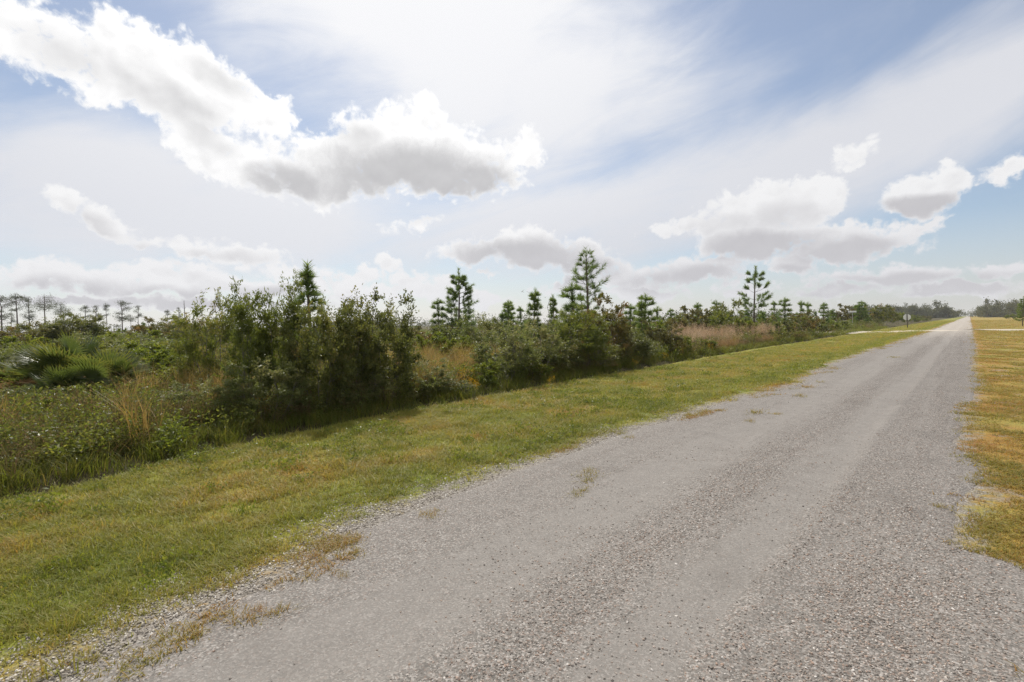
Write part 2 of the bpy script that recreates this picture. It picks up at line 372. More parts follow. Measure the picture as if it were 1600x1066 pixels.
M_palm = plant_mat('palmetto_blade', [(0.0, (0.042, 0.068, 0.018)), (0.55, (0.085, 0.112, 0.026)), (0.8, (0.16, 0.155, 0.034)), (1.0, (0.25, 0.20, 0.05))], 0.44, 0.32, 0.5, tcol=1.6)
M_palmdry = plant_mat('dry_palmetto_blade', [(0.0, (0.22, 0.13, 0.05)), (0.6, (0.32, 0.20, 0.09)), (1.0, (0.40, 0.32, 0.22))], 0.30, 0.5, 0.4)
M_bark = bark_mat('shrub_bark', (0.10, 0.09, 0.075), (0.24, 0.22, 0.19), 30)
M_pinebark = bark_mat('pine_bark', (0.07, 0.055, 0.045), (0.20, 0.155, 0.125), 14)
GRASS_STOPS = [(0.0, (0.1417, 0.1756, 0.0242)), (0.33, (0.2156, 0.2257, 0.0374)), (0.58, (0.2957, 0.2571, 0.0616)), (0.8, (0.3511, 0.232, 0.0572)), (1.0, (0.3142, 0.163, 0.0418))]
M_grass = plant_mat('verge_grass_blade', [(0.0, (0.140, 0.180, 0.026)), (0.4, (0.205, 0.215, 0.040)), (0.72, (0.29, 0.245, 0.07)), (1.0, (0.32, 0.20, 0.06))], 0.46, 0.5, 0.25, 0.62, GRASS_STOPS, 0.55, 1.6)
M_grassdry = plant_mat('dry_grass_blade', [(0.0, (0.15, 0.15, 0.03)), (0.4, (0.23, 0.18, 0.045)), (0.7, (0.29, 0.175, 0.048)), (1.0, (0.27, 0.115, 0.035))], 0.44, 0.5, 0.25, 0.55, GRASS_STOPS, 0.8, 1.55, pshift=0.14)
M_tall = plant_mat('ditch_grass_blade', [(0.0, (0.075, 0.105, 0.016)), (0.5, (0.115, 0.135, 0.022)), (0.85, (0.17, 0.155, 0.036)), (1.0, (0.23, 0.17, 0.055))], 0.46, 0.5, 0.25, tcol=1.7)
M_weed = plant_mat('weed_leaf', [(0.0, (0.081, 0.081, 0.0259)), (0.35, (0.1134, 0.1134, 0.0302)), (0.6, (0.1404, 0.1026, 0.0486)), (0.85, (0.1836, 0.1242, 0.0648)), (1.0, (0.2808, 0.216, 0.108))], 0.46, 0.7, 0.12, tcol=1.6)
M_gold = plant_mat('golden_grass_blade', [(0.0, (0.20, 0.145, 0.042)), (0.5, (0.29, 0.205, 0.065)), (1.0, (0.38, 0.30, 0.12))], 0.42, 0.5, 0.2)
M_pink = plant_mat('plume_grass_head', [(0.0, (0.22, 0.155, 0.055)), (0.5, (0.36, 0.245, 0.135)), (1.0, (0.56, 0.46, 0.35))], 0.42, 0.6, 0.2)
M_flower = plant_mat('yellow_bloom', [(0.0, (0.40, 0.25, 0.02)), (1.0, (0.60, 0.38, 0.03))], 0.35, 0.5, 0.3)
M_wood = plant_mat('far_wood_leaf', [(0.0, (0.055, 0.066, 0.026)), (0.5, (0.085, 0.096, 0.036)), (0.85, (0.125, 0.115, 0.045)), (1.0, (0.16, 0.12, 0.06))], 0.32, 0.6, 0.2)

# ground: one sheet, colour by zone (vertex attributes say how far each spot is from the mown edge and the road)
M_ground, t, b = principled('verge_soil')
geo = t.new('ShaderNodeNewGeometry'); POS = geo.outputs['Position']
wild = t.new('ShaderNodeAttribute', attribute_name='wild').outputs['Fac']
side = t.new('ShaderNodeAttribute', attribute_name='side').outputs['Fac']      # distance from the road edge
far_t = t.new('ShaderNodeAttribute', attribute_name='along').outputs['Fac']
n1 = t.noise(POS, 0.55, 4, 0.6); n2 = t.noise(POS, 6.0, 5, 0.65); n3 = t.noise(POS, 45.0, 3, 0.6); n4 = t.noise(POS, 0.12, 3, 0.5)
gf = t.math('ADD', t.math('MULTIPLY', t.math('SUBTRACT', n1, 0.5), 1.9), t.math('ADD', 0.34, t.math('ADD', t.math('MULTIPLY', t.math('SUBTRACT', n2, 0.5), 0.7), t.math('MULTIPLY', t.math('SUBTRACT', n3, 0.5), 0.7))))
right_side = t.new('ShaderNodeAttribute', attribute_name='rightside').outputs['Fac']
gf = t.math('ADD', gf, verge_bands(t, t.vmath('DOT_PRODUCT', POS, (P[0], P[1], 0.0))))
gf = t.math('ADD', gf, t.math('MULTIPLY', right_side, 0.36))
gf = t.math('ADD', gf, t.math('MULTIPLY', t.ss(side, 1.3, 0.0), 0.22))
gc = t.ramp(gf, GRASS_STOPS)
gc = t.mix(t.ss(n3, 0.52, 0.30), gc, (0.085, 0.070, 0.034, 1))
gc = t.mix(t.math('MULTIPLY', t.ss(t.noise(POS, 1.7, 5, 0.65), 0.58, 0.68), 0.7), gc, (0.20, 0.155, 0.095, 1))                    # soil between the blades
pebble = t.vor(POS, 70.0, out='Color'); pv = t.sep(pebble)[0]
peb = t.ramp(pv, [(0.0, (0.13, 0.113, 0.095)), (0.5, (0.225, 0.20, 0.172)), (1.0, (0.38, 0.35, 0.31))])
bare = t.ss(t.math('ADD', side, t.math('MULTIPLY', t.math('SUBTRACT', n2, 0.5), 1.3)), t.math('SUBTRACT', 0.62, t.math('MULTIPLY', right_side, 0.45)), t.math('SUBTRACT', 0.10, t.math('MULTIPLY', right_side, 0.25)))
bare = t.math('MAXIMUM', bare, t.math('MULTIPLY', t.ss(t.noise(POS, 1.1, 5, 0.65), 0.56, 0.64), t.math('MULTIPLY', right_side, 0.8)))
gc = t.mix(bare, gc, peb)
wz = t.ss(t.math('ADD', wild, t.math('MULTIPLY', t.math('SUBTRACT', n2, 0.5), 0.5)), 0.05, -0.12)
wc = t.ramp(t.math('ADD', n2, t.math('MULTIPLY', t.math('SUBTRACT', n1, 0.5), 0.8)), [(0.25, (0.045, 0.036, 0.020)), (0.5, (0.075, 0.065, 0.030)), (0.8, (0.12, 0.10, 0.045))])
gc = t.mix(wz, gc, wc)
t.l.new(gc, b.inputs['Base Color']); b.inputs['Roughness'].default_value = 0.95; b.inputs['Specular IOR Level'].default_value = 0.15
bp = t.new('ShaderNodeBump'); bp.inputs['Strength'].default_value = 0.8; bp.inputs['Distance'].default_value = 0.03
t.l.new(t.math('ADD', n3, t.math('MULTIPLY', n2, 0.6)), bp.inputs['Height']); t.l.new(bp.outputs[0], b.inputs['Normal'])

def road_mat(name, sandy):
    ma, t, b = principled(name)
    geo = t.new('ShaderNodeNewGeometry'); POS = geo.outputs['Position']
    if not sandy:
        dd = t.vmath('DOT_PRODUCT', POS, (P[0], P[1], 0.0)); tt = t.vmath('DOT_PRODUCT', POS, (U[0], U[1], 0.0))
        st = t.xyz(t.math('MULTIPLY', dd, 3.2), t.math('MULTIPLY', tt, 0.10), 0.0)
        st2 = t.xyz(t.math('MULTIPLY', dd, 11.0), t.math('MULTIPLY', tt, 0.22), 3.0)
        s1 = t.math('ADD', t.math('MULTIPLY', t.noise(st, 1.0, 6, 0.62, 0.25), 0.6), t.math('MULTIPLY', t.noise(st2, 1.0, 4, 0.6, 0.3), 0.4)); s2 = t.noise(POS, 0.9, 4, 0.6); s3 = t.noise(POS, 5.0, 4, 0.65)
        # two dusty wheel tracks
        wob = t.math('MULTIPLY', t.math('SUBTRACT', t.noise(t.xyz(0.0, t.math('MULTIPLY', tt, 0.12), 4.0), 1.0, 3), 0.5), 0.5)
        dw = t.math('ADD', dd, wob)
        def band(c, wd): 
            q = t.math('DIVIDE', t.math('SUBTRACT', dw, c), wd); return t.math('EXPONENT', t.math('MULTIPLY', t.math('MULTIPLY', q, q), -1.0))
        dust = t.math('ADD', t.math('MULTIPLY', band(-1.27, 0.17), 1.25), t.math('ADD', t.math('MULTIPLY', band(-2.65, 0.42), 0.85), t.math('MULTIPLY', band(-0.62, 0.04), 0.5)))
        dust = t.math('SUBTRACT', dust, t.math('ADD', t.math('MULTIPLY', band(-0.45, 0.42), 0.75), t.math('MULTIPLY', band(-1.85, 0.24), 0.55)))
        dust = t.math('ADD', t.math('MULTIPLY', dust, t.ss(s2, 0.25, 0.55)), t.math('MULTIPLY', t.math('SUBTRACT', s1, 0.5), 3.4))
        vg = t.vor(POS, 95.0, out='Color'); g1 = t.sep(vg)[0]; g2 = t.sep(vg)[1]
        stone = t.ramp(g1, [(0.0, (0.060, 0.053, 0.046)), (0.35, (0.140, 0.127, 0.112)), (0.7, (0.224, 0.205, 0.182)), (1.0, (0.41, 0.378, 0.347))])
        stone = t.mix(t.math('MULTIPLY', t.ss(g2, 0.75, 0.95), 0.5), stone, (0.24, 0.155, 0.115, 1))
        dustc = t.mix(s3, (0.192, 0.177, 0.160, 1), (0.274, 0.254, 0.231, 1))
        f = t.math('ADD', 0.42, t.math('ADD', t.math('MULTIPLY', dust, 0.52), t.math('MULTIPLY', t.math('SUBTRACT', s3, 0.5), 0.55)), clamp=True)
        f = t.math('MINIMUM', f, 0.72)
        c = t.mix(f, stone, dustc)
        c = t.mix(t.math('MULTIPLY', t.ss(s2, 0.52, 0.75), 0.35), c, (0.125, 0.111, 0.098, 1))
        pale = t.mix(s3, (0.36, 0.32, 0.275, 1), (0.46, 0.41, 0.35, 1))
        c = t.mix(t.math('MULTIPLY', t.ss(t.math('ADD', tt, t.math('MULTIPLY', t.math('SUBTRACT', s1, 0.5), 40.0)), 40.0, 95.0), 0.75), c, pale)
        hgtn = t.math('ADD', t.math('MULTIPLY', g1, t.math('SUBTRACT', 1.0, f)), t.math('MULTIPLY', s3, 0.8))
        dist = 0.012
    else:
        a = t.noise(POS, 0.6, 5, 0.6); c = t.ramp(a, [(0.3, (0.40, 0.35, 0.28)), (0.7, (0.56, 0.50, 0.41))]); hgtn = t.noise(POS, 8.0, 4); dist = 0.03
    t.l.new(c, b.inputs['Base Color']); b.inputs['Roughness'].default_value = 0.88; b.inputs['Specular IOR Level'].default_value = 0.3
    bp = t.new('ShaderNodeBump'); bp.inputs['Strength'].default_value = 0.9; bp.inputs['Distance'].default_value = dist
    t.l.new(hgtn, bp.inputs['Height']); t.l.new(bp.outputs[0], b.inputs['Normal'])
    return ma
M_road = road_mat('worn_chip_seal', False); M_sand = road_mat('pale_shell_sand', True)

# ------------------------------------------------------------------ ground and roads
def grid_mesh(name, dd, tt, zf, mats, attrs=None):
    Dg, Tg = np.meshgrid(dd, tt, indexing='ij') if dd.ndim == 1 else (dd, tt)
    X, Y = xy(Dg, Tg); V = np.stack([X, Y, zf(Dg, Tg)], -1).reshape(-1, 3)
    a, c = Dg.shape; i = np.arange(a - 1)[:, None] * c + np.arange(c - 1)[None]
    q = np.stack([i, i + 1, i + c + 1, i + c], -1).reshape(-1, 4)[:, ::-1]
    at = {k: f(Dg, Tg).ravel() for k, f in (attrs or {}).items()}
    return mesh_np(name, V, quads=q, mats=mats, attrs=at, smooth=True)
def spaced(fine_lo, fine_hi, step, lo, hi, ratio=1.13):
    a = list(np.arange(fine_lo, fine_hi, step)); s = step; x = a[-1]
    while x < hi: s *= ratio; x = min(x + s, hi); a.append(x)
    s = step; x = fine_lo; pre = []
    while x > lo: s *= ratio; x = max(x - s, lo); pre.append(x)
    return np.array(pre[::-1] + a)
gd = spaced(-11.5, 4.5, 0.11, -1700, 1700, 1.10)
gt = spaced(-3, 22, 0.18, -1500, 1900, 1.07)
def under_road(d, t):
    inside = np.clip(np.minimum(d - road_l(t), road_r(t) - d) / 0.25, 0, 1)
    return ground_z(d, t) - 0.035 * inside
ground = link('ground', grid_mesh('ground', gd, gt, under_road, M_ground, {
    'wild': lambda d, t: d - mow(t), 'side': lambda d, t: np.maximum(road_l(t) - d, d - road_r(t)), 'along': lambda d, t: t,
    'rightside': lambda d, t: np.clip(d + 0.5, 0, 1)}))
tag(ground, 'flat verge of mown grass and scrub soil reaching to the horizon', kind='structure')
rt = spaced(-4, 16, 0.10, -60, 1890, 1.035)
fr = np.linspace(0, 1, 70)
RL, RR = road_l(rt), road_r(rt)
RD = np.concatenate([(RL - .12)[None], RL[None] + (RR - RL)[None] * fr[:, None], (RR + .12)[None]]); RT = np.broadcast_to(rt[None], RD.shape)
def road_z(d, t):
    edge = np.minimum(d - road_l(t), road_r(t) - d)
    rut = -0.016 * np.exp(-((d + 1.15 + 0.2 * (fbm(t * 0.12, t * 0 + 2) - 0.5)) / 0.22) ** 2) - 0.013 * np.exp(-((d + 2.55) / 0.3) ** 2) + 0.020 * np.exp(-((d + 1.0 + 0.2 * (fbm(t * 0.12, t * 0 + 2) - 0.5)) / 0.07) ** 2)
    z = 0.004 + rut + 0.022 * (fbm(d * 1.6, t * 0.5 + 5, 4) - 0.5) + 0.012 * (fbm(d * 6, t * 5, 2) - 0.5)
    return ground_z(d, t) + (z + 0.012) * np.clip(edge / 0.3, 0, 1) + np.where(edge < -.02, -.07, 0.003)
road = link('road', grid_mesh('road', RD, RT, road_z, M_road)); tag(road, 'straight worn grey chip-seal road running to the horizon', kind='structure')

def strip(name, pa, pb, wa, wb, mat, lift, n=60):
    a, c = np.array(pa), np.array(pb); u = c - a; u /= np.linalg.norm(u); nrm = np.array([-u[1], u[0]])
    s = np.linspace(0, 1, n)[:, None]; ctr = a + (c - a) * s
    wd = wa + (wb - wa) * s[:, 0]; e1 = 1 + 0.25 * (fbm(s[:, 0] * 25, s[:, 0] * 0 + 1) - 0.5); e2 = 1 + 0.25 * (fbm(s[:, 0] * 25, s[:, 0] * 0 + 9) - 0.5)
    rows = [ctr + nrm * (wd * k * (e1 if k > 0 else e2))[:, None] for k in (0.5, 0.2, -0.2, -0.5)]
    V = np.concatenate([np.column_stack([r, gz(r[:, 0], r[:, 1]) + lift - (0.05 if i in (0, 3) else 0)]) for i, r in enumerate(rows)])
    q = [[k * n + i, (k + 1) * n + i, (k + 1) * n + i + 1, k * n + i + 1] for k in range(3) for i in range(n - 1)]
    return link(name, mesh_np(name, V, quads=q, mats=mat, smooth=True))
xa, xb = flat(1300, 519.2), flat(1455, 516.4); xc, xd_ = flat(1535, 515.6), flat(1600, 514.8)
ux = np.array(xa) - np.array(xb); ux /= np.linalg.norm(ux)
s1 = strip('crossing_road', np.array(xb) - ux * .5, np.array(xa) + ux * 120, 8.5, 6.5, M_sand, 0.06); tag(s1, 'pale sandy side road leaving the crossroads', kind='structure')
ur = np.array(xd_) - np.array(xc); ur /= np.linalg.norm(ur)
s2 = strip('crossing_road', np.array(xc) - ur * .5, np.array(xd_) + ur * 120, 6.5, 5.0, M_sand, 0.06); tag(s2, 'pale sandy side road on the right of the crossroads', kind='structure')

# ------------------------------------------------------------------ stuff scattered with geometry nodes
def scatter(name, pts, rz, scl, variants, label, tilt=0.0):
    n = len(pts); me = bpy.data.meshes.new(name); me.vertices.add(n); me.vertices.foreach_set('co', np.asarray(pts, np.float32).ravel())
    ro = np.column_stack([rng.normal(0, tilt, n), rng.normal(0, tilt, n), rz]) if tilt else np.column_stack([np.zeros(n), np.zeros(n), rz])
    a = me.attributes.new('rot', 'FLOAT_VECTOR', 'POINT'); a.data.foreach_set('vector', ro.astype(np.float32).ravel())
    a = me.attributes.new('scl', 'FLOAT_VECTOR', 'POINT'); a.data.foreach_set('vector', np.asarray(scl, np.float32).ravel())
    a = me.attributes.new('pick', 'INT', 'POINT'); a.data.foreach_set('value', rng.integers(0, len(variants), n).astype(np.int32))
    o = link(name, me)
    g = bpy.data.node_groups.new(name + '_nodes', 'GeometryNodeTree')
    g.interface.new_socket('Geometry', in_out='INPUT', socket_type='NodeSocketGeometry'); g.interface.new_socket('Geometry', in_out='OUTPUT', socket_type='NodeSocketGeometry')
    gi = g.nodes.new('NodeGroupInput'); go = g.nodes.new('NodeGroupOutput'); L = g.links.new
    ip = g.nodes.new('GeometryNodeInstanceOnPoints'); jn = g.nodes.new('GeometryNodeJoinGeometry')
    for vo in variants[::-1]:
        oi = g.nodes.new('GeometryNodeObjectInfo'); oi.inputs['Object'].default_value = vo; oi.inputs['As Instance'].default_value = True
        L(oi.outputs['Geometry'], jn.inputs[0])
    def attr(nm, ty):
        q = g.nodes.new('GeometryNodeInputNamedAttribute'); q.data_type = ty; q.inputs['Name'].default_value = nm; return q.outputs['Attribute']
    L(gi.outputs[0], ip.inputs['Points']); L(jn.outputs[0], ip.inputs['Instance']); ip.inputs['Pick Instance'].default_value = True
    L(attr('pick', 'INT'), ip.inputs['Instance Index'])
    er = g.nodes.new('FunctionNodeEulerToRotation'); L(attr('rot', 'FLOAT_VECTOR'), er.inputs[0]); L(er.outputs[0], ip.inputs['Rotation'])
    L(attr('scl', 'FLOAT_VECTOR'), ip.inputs['Scale']); L(ip.outputs[0], go.inputs[0])
    md = o.modifiers.new('scatter', 'NODES'); md.node_group = g
    tag(o, label, kind='stuff'); return o
def proto(name, me): return bpy.data.objects.new(name, me)     # not linked: only a source for the scatter

def blades(g, n, h, spread, bend, wd, lean=0.25):
    base = np.column_stack([g.normal(0, spread, n), g.normal(0, spread, n), np.full(n, -0.01)])
    hh = g.uniform(h[0], h[1], n); a = g.uniform(0, 2 * np.pi, n); dv = np.column_stack([np.cos(a), np.sin(a)])
    s = np.column_stack([-np.sin(a + g.normal(0, .6, n)), np.cos(a), np.zeros(n)]); s = unit(s)
    bd = np.abs(g.normal(bend, bend * .6, n)) * hh; ln = np.abs(g.normal(0, lean, n)) * hh
    w2 = (wd * g.uniform(.7, 1.3, n))[:, None] / 2
    mid = base + np.column_stack([dv * ln[:, None] * .5 + dv * bd[:, None] * .2, hh * .55]); tip = base + np.column_stack([dv * (ln + bd)[:, None], hh * (1 - .25 * np.clip(bd / hh, 0, 1))])
    V = np.stack([base - s * w2, base + s * w2, mid + s * w2 * .8, mid - s * w2 * .8, tip], 1).reshape(-1, 3)
    i = np.arange(n)[:, None] * 5
    return V, i + np.array([[0, 1, 2, 3]]), i + np.array([[3, 2, 4]]), np.repeat(g.random(n), 5)
def blade_obj(name, seed, mat, *a, **k):
    g = np.random.default_rng(seed); V, q, tr, ti = blades(g, *a, **k)
    return proto(name, mesh_np(name, V, quads=q, tris=tr, mats=mat, attrs={'tint': ti}))

def field(bands, drange, ok, zoff=0.0, trange=(-2, 400)):
    """points on the ground, thinning with distance from the lens: bands of (near, far, per m2, size)"""
    out = []; sc = []
    for a, c, den, size in bands:
        t0, t1 = max(trange[0], -c), min(trange[1], c); n = int((drange[1] - drange[0]) * (t1 - t0) * den)
        d = rng.uniform(drange[0], drange[1], n); t_ = rng.uniform(t0, t1, n); x, y = xy(d, t_)
        r = np.hypot(x, y); azm = np.abs(np.arctan2(x, y))
        k = (r >= a) & (r < c) & ((azm < R(66)) | ((r < 9) & (y > -1.5))) & ok(d, t_)
        x, y, d, t_ = x[k], y[k], d[k], t_[k]
        out.append(np.column_stack([x, y, ground_z(d, t_) + zoff])); sc.append(np.full(len(x), size))
    return np.concatenate(out), np.concatenate(sc)
def scl3(s, lo=.75, hi=1.3, zlo=.75, zhi=1.25):
    n = len(s); a = s * rng.uniform(lo, hi, n); return np.column_stack([a, a, np.sqrt(s) * rng.uniform(zlo, zhi, n)])

def weed_mesh(seed, n_st, h, nl, leafmat, leaf=(.035, .012), twig=.0035):
    g = np.random.default_rng(seed); paths = []; P_ = []; D_ = []
    for i in range(n_st):
        a = g.uniform(0, 6.28); r = g.uniform(0, .22); hh = g.uniform(*h); b0 = np.array([np.cos(a) * r * .5, np.sin(a) * r * .5, -.02])
        tipp = b0 + np.array([np.cos(a) * r + g.normal(0, .08), np.sin(a) * r + g.normal(0, .08), hh]); mid = (b0 + tipp) / 2 + np.array([g.normal(0, .04), g.normal(0, .04), .03])
        pts = np.array([b0, (b0 + mid) / 2, mid, tipp]); paths.append((pts, [twig, twig * .8, twig * .6, twig * .3]))
        f = g.uniform(.25, 1.02, nl); pos = b0 + (tipp - b0) * f[:, None] + g.normal(0, .045, (nl, 3)); P_.append(pos); D_.append(g.normal(size=(nl, 3)) + np.array([0, 0, .6]))
    V1, Q1 = tubes(paths, 3); pos = np.concatenate(P_); n = len(pos)
    V2, Q2 = leaves(pos, np.concatenate(D_), g.uniform(.7, 1.3, n) * leaf[0], g.uniform(.7, 1.3, n) * leaf[1], g)
    return mesh_np('weed', np.concatenate([V1, V2]), quads=np.concatenate([Q1, Q2 + len(V1)]), mats=leafmat,
                   attrs={'tint': np.concatenate([np.full(len(V1), .75), np.repeat(g.random(n), 4)])})
turf = [blade_obj('turf_tuft', 100 + i, M_grass, 22, (.025, .075), .045, .5, .006, .6) for i in range(5)]
turfdry = [blade_obj('dry_turf_tuft', 120 + i, M_grassdry, 20, (.015, .055), .05, .7, .006, .8) for i in range(4)]
def verge_ok(d, t_):
    q = road_l(t_) - d
    pr = np.clip((q - 0.12 - .5 * (fbm(d * 1.5 + 60, t_ * 1.5, 3) - .45)) / 0.85, 0, 1) ** 1.2 * (0.55 + 0.9 * (fbm(d * 1.3, t_ * 1.3, 3) > 0.42))
    return (d < road_l(t_) - 0.02) & (d > mow(t_) + 0.05) & (rng.random(len(d)) < np.clip(pr, 0, 1))
p, s = field([(0, 6, 420, 1.0), (6, 11, 230, 1.25), (11, 20, 95, 1.7), (20, 40, 30, 2.6), (40, 90, 7, 4.5), (90, 260, 1.0, 9)], (-9.6, -1.5), verge_ok)
o = scatter('mown_grass', p, rng.uniform(0, 6.28, len(p)), scl3(s), turf, 'short mown grass of the left verge')
rosette = [proto('rosette', weed_mesh(190 + i, 8, (.03, .09), 14, M_bright, (.05, .024), .002)) for i in range(2)]
def rosette_ok(d, t_):
    return verge_ok(d, t_) & (rng.random(len(d)) < np.clip((fbm(d * .9 + 33, t_ * .9, 3) - .45) * 5, .03, 1))
p, s = field([(0, 7, 26, .8), (7, 14, 10, 1.0), (14, 30, 3, 1.4)], (-9.6, -2.2), rosette_ok)
scatter('verge_weeds', p, rng.uniform(0, 6.28, len(p)), scl3(s * .8), rosette, 'small broad-leaved weeds in the mown verge', .2)
clump = [blade_obj('clump', 195 + i, M_grass, 60, (.06, .14), .06, .55, .006, .5) for i in range(2)]
p, s = field([(0, 7, 9, 1.0), (7, 14, 6, 1.1), (14, 35, 2.0, 1.4), (35, 80, .4, 2)], (-9.6, -2.2), verge_ok)
scatter('taller_grass', p, rng.uniform(0, 6.28, len(p)), scl3(s), clump, 'taller tufts standing out of the mown verge', .1)
def creep_ok(d, t_):
    q = road_l(t_) - d
    return (q > -.35) & (q < .9) & (rng.random(len(d)) < np.clip((fbm(d * 2.0 + 80, t_ * 1.0, 4) - .575) * 9, 0, 1))
p, s = field([(0, 6, 330, .9), (6, 11, 200, 1.1), (11, 20, 85, 1.5), (20, 40, 30, 2.3), (40, 80, 6, 4)], (-5.2, -1.5), creep_ok)
p[:, 2] = np.maximum(p[:, 2], road_z(*dt(p[:, 0], p[:, 1])) * (dt(p[:, 0], p[:, 1])[0] > road_l(dt(p[:, 0], p[:, 1])[1])) - 9 * (dt(p[:, 0], p[:, 1])[0] <= road_l(dt(p[:, 0], p[:, 1])[1])))
scatter('creeping_grass', p, rng.uniform(0, 6.28, len(p)), scl3(s), turfdry, 'dead rusty grass creeping over the left road edge')
def right_ok(d, t_):
    q = d - road_r(t_)
    pr = np.clip((q + 0.10 + .5 * (fbm(d * 2.5, t_ * 2.5 + 4, 3) - .5)) / 0.30, 0, 1) * np.clip((fbm(d * 1.3 + 9, t_ * 1.3, 4) - 0.38) * 7, 0.08, 1)
    return (d > road_r(t_) - 0.22) & (rng.random(len(d)) < pr)
p, s = field([(0, 6, 420, 1.0), (6, 11, 250, 1.25), (11, 20, 100, 1.7), (20, 40, 32, 2.6), (40, 90, 7, 4.5), (90, 260, 0.8, 9)], (-0.6, 14), right_ok)
o = scatter('dry_grass', p, rng.uniform(0, 6.28, len(p)), scl3(s), turfdry, 'rusty dry grass of the right verge')

tallg = [blade_obj('ditch_grass_tuft', 140 + i, M_tall, 34, (.14, .36), .07, .45, .008, .35) for i in range(4)]
def ditch_ok(d, t_):
    e = mow(t_) - d; pr = np.clip(e / .15, 0, 1) * np.clip((1.5 - e) / .8, 0, 1) * (0.75 + .6 * (fbm(d * 0.5 + 3, t_ * .8, 3) > .45)); return (e > 0.10) & (rng.random(len(d)) < pr)
p, s = field([(0, 10, 46, .95), (10, 20, 30, 1.1), (20, 45, 12, 1.5), (45, 110, 3, 2.4)], (-12, -6), ditch_ok)
scatter('ditch_grass', p, rng.uniform(0, 6.28, len(p)), scl3(s), tallg, 'taller green grass growing behind the mown edge')

weeds = [proto('weed', weed_mesh(160 + i, 11, (.25, .66), 30, M_weed)) for i in range(3)] + [proto('weed', weed_mesh(170 + i, 9, (.25, .60), 44, M_bright if i == 2 else M_myrtle, (.05, .022))) for i in range(3)] \
    + [blade_obj('brown_bunch', 180, M_weed, 50, (.3, .65), .08, .35, .006, .3)]
def weed_ok(d, t_):
    e = mow(t_) - d; pr = np.clip((e - .40) / .5, 0, 1) * (.55 + .7 * (fbm(d * .35 + 5, t_ * .35, 3) > .45)); return (e > .45) & (rng.random(len(d)) < pr)
p, s = field([(0, 11, 19, 1.05), (11, 18, 12, 1.2), (18, 32, 5, 1.5), (32, 60, 1.6, 2.3), (60, 120, .35, 3.6)], (-75, -7), weed_ok)
scatter('undergrowth', p, rng.uniform(0, 6.28, len(p)), scl3(s, .8, 1.3, .6, 1.25), weeds, 'tangled brown and green weeds under the shrubs', .12)

gold = [blade_obj('golden_tuft', 200 + i, M_gold, 60, (.45, 1.05), .07, .22, .007, .22) for i in range(3)]
def patch_points(cx, Z, rx, ry, n):
    x0, y0, _ = spot(cx, Z); a = rng.uniform(0, 6.28, n); q = np.sqrt(rng.random(n)); x = x0 + rx * q * np.cos(a); y = y0 + ry * q * np.sin(a)
    e = dt(x, y)[0] - mow(dt(x, y)[1]); k = e < -0.8
    return np.column_stack([x, y, gz(x, y)])[k]
p = np.concatenate([patch_points(690, 19, 2.2, 4.5, 170), patch_points(700, 13, 0.9, 1.2, 30), patch_points(300, 24, 2.2, 4, 80), patch_points(1010, 22, .8, .8, 14), patch_points(310, 12, .9, 1.6, 34), patch_points(830, 40, 6, 12, 120), patch_points(560, 45, 6, 12, 100),
                    patch_points(60, 30, 5, 7, 60), patch_points(1060, 55, 5, 12, 90), patch_points(420, 35, 6, 9, 80)])
p2, s2_ = field([(0, 11, .30, .7), (11, 20, .25, .8), (20, 45, .15, 1.1)], (-40, -8.5), weed_ok)
p = np.concatenate([p, p2])
scatter('golden_grass', p, rng.uniform(0, 6.28, len(p)), scl3(np.full(len(p), 1.1)), gold, 'golden dry bunch grass between the shrubs', .08)

def plume_mesh(seed):
    g = np.random.default_rng(seed); V, q, tr, ti = blades(g, 40, (.4, .75), .08, .4, .008, .3)
    n = 10; a = g.uniform(0, 6.28, n); tips = np.column_stack([np.cos(a) * g.uniform(.05, .3, n), np.sin(a) * g.uniform(.05, .3, n), g.uniform(.75, 1.1, n)])
    pos = np.repeat(tips, 22, 0) + g.normal(0, 1, (n * 22, 3)) * np.array([.03, .03, .11]); dv = g.normal(size=pos.shape) + np.array([0, 0, 1.2])
    V2, q2 = leaves(pos, dv, .06, .008, g)
    return mesh_np('plume_tuft', np.concatenate([V, V2]), quads=np.concatenate([q, q2 + len(V)]), tris=tr, mats=M_pink, attrs={'tint': np.concatenate([ti * .4, np.repeat(g.uniform(.4, 1, len(pos)), 4)])})
plume = [proto('plume_tuft', plume_mesh(220 + i)) for i in range(3)]
p = np.concatenate([patch_points(1150, 32, 3.5, 5.0, 240), patch_points(1215, 38, 2.5, 4, 90), patch_points(1260, 46, 2, 4, 40), patch_points(1100, 28, 1.5, 2, 40)])
scatter('plume_grass', p, rng.uniform(0, 6.28, len(p)), scl3(np.full(len(p), 1.15)), plume, 'pinkish plume grass along the far mown edge', .08)

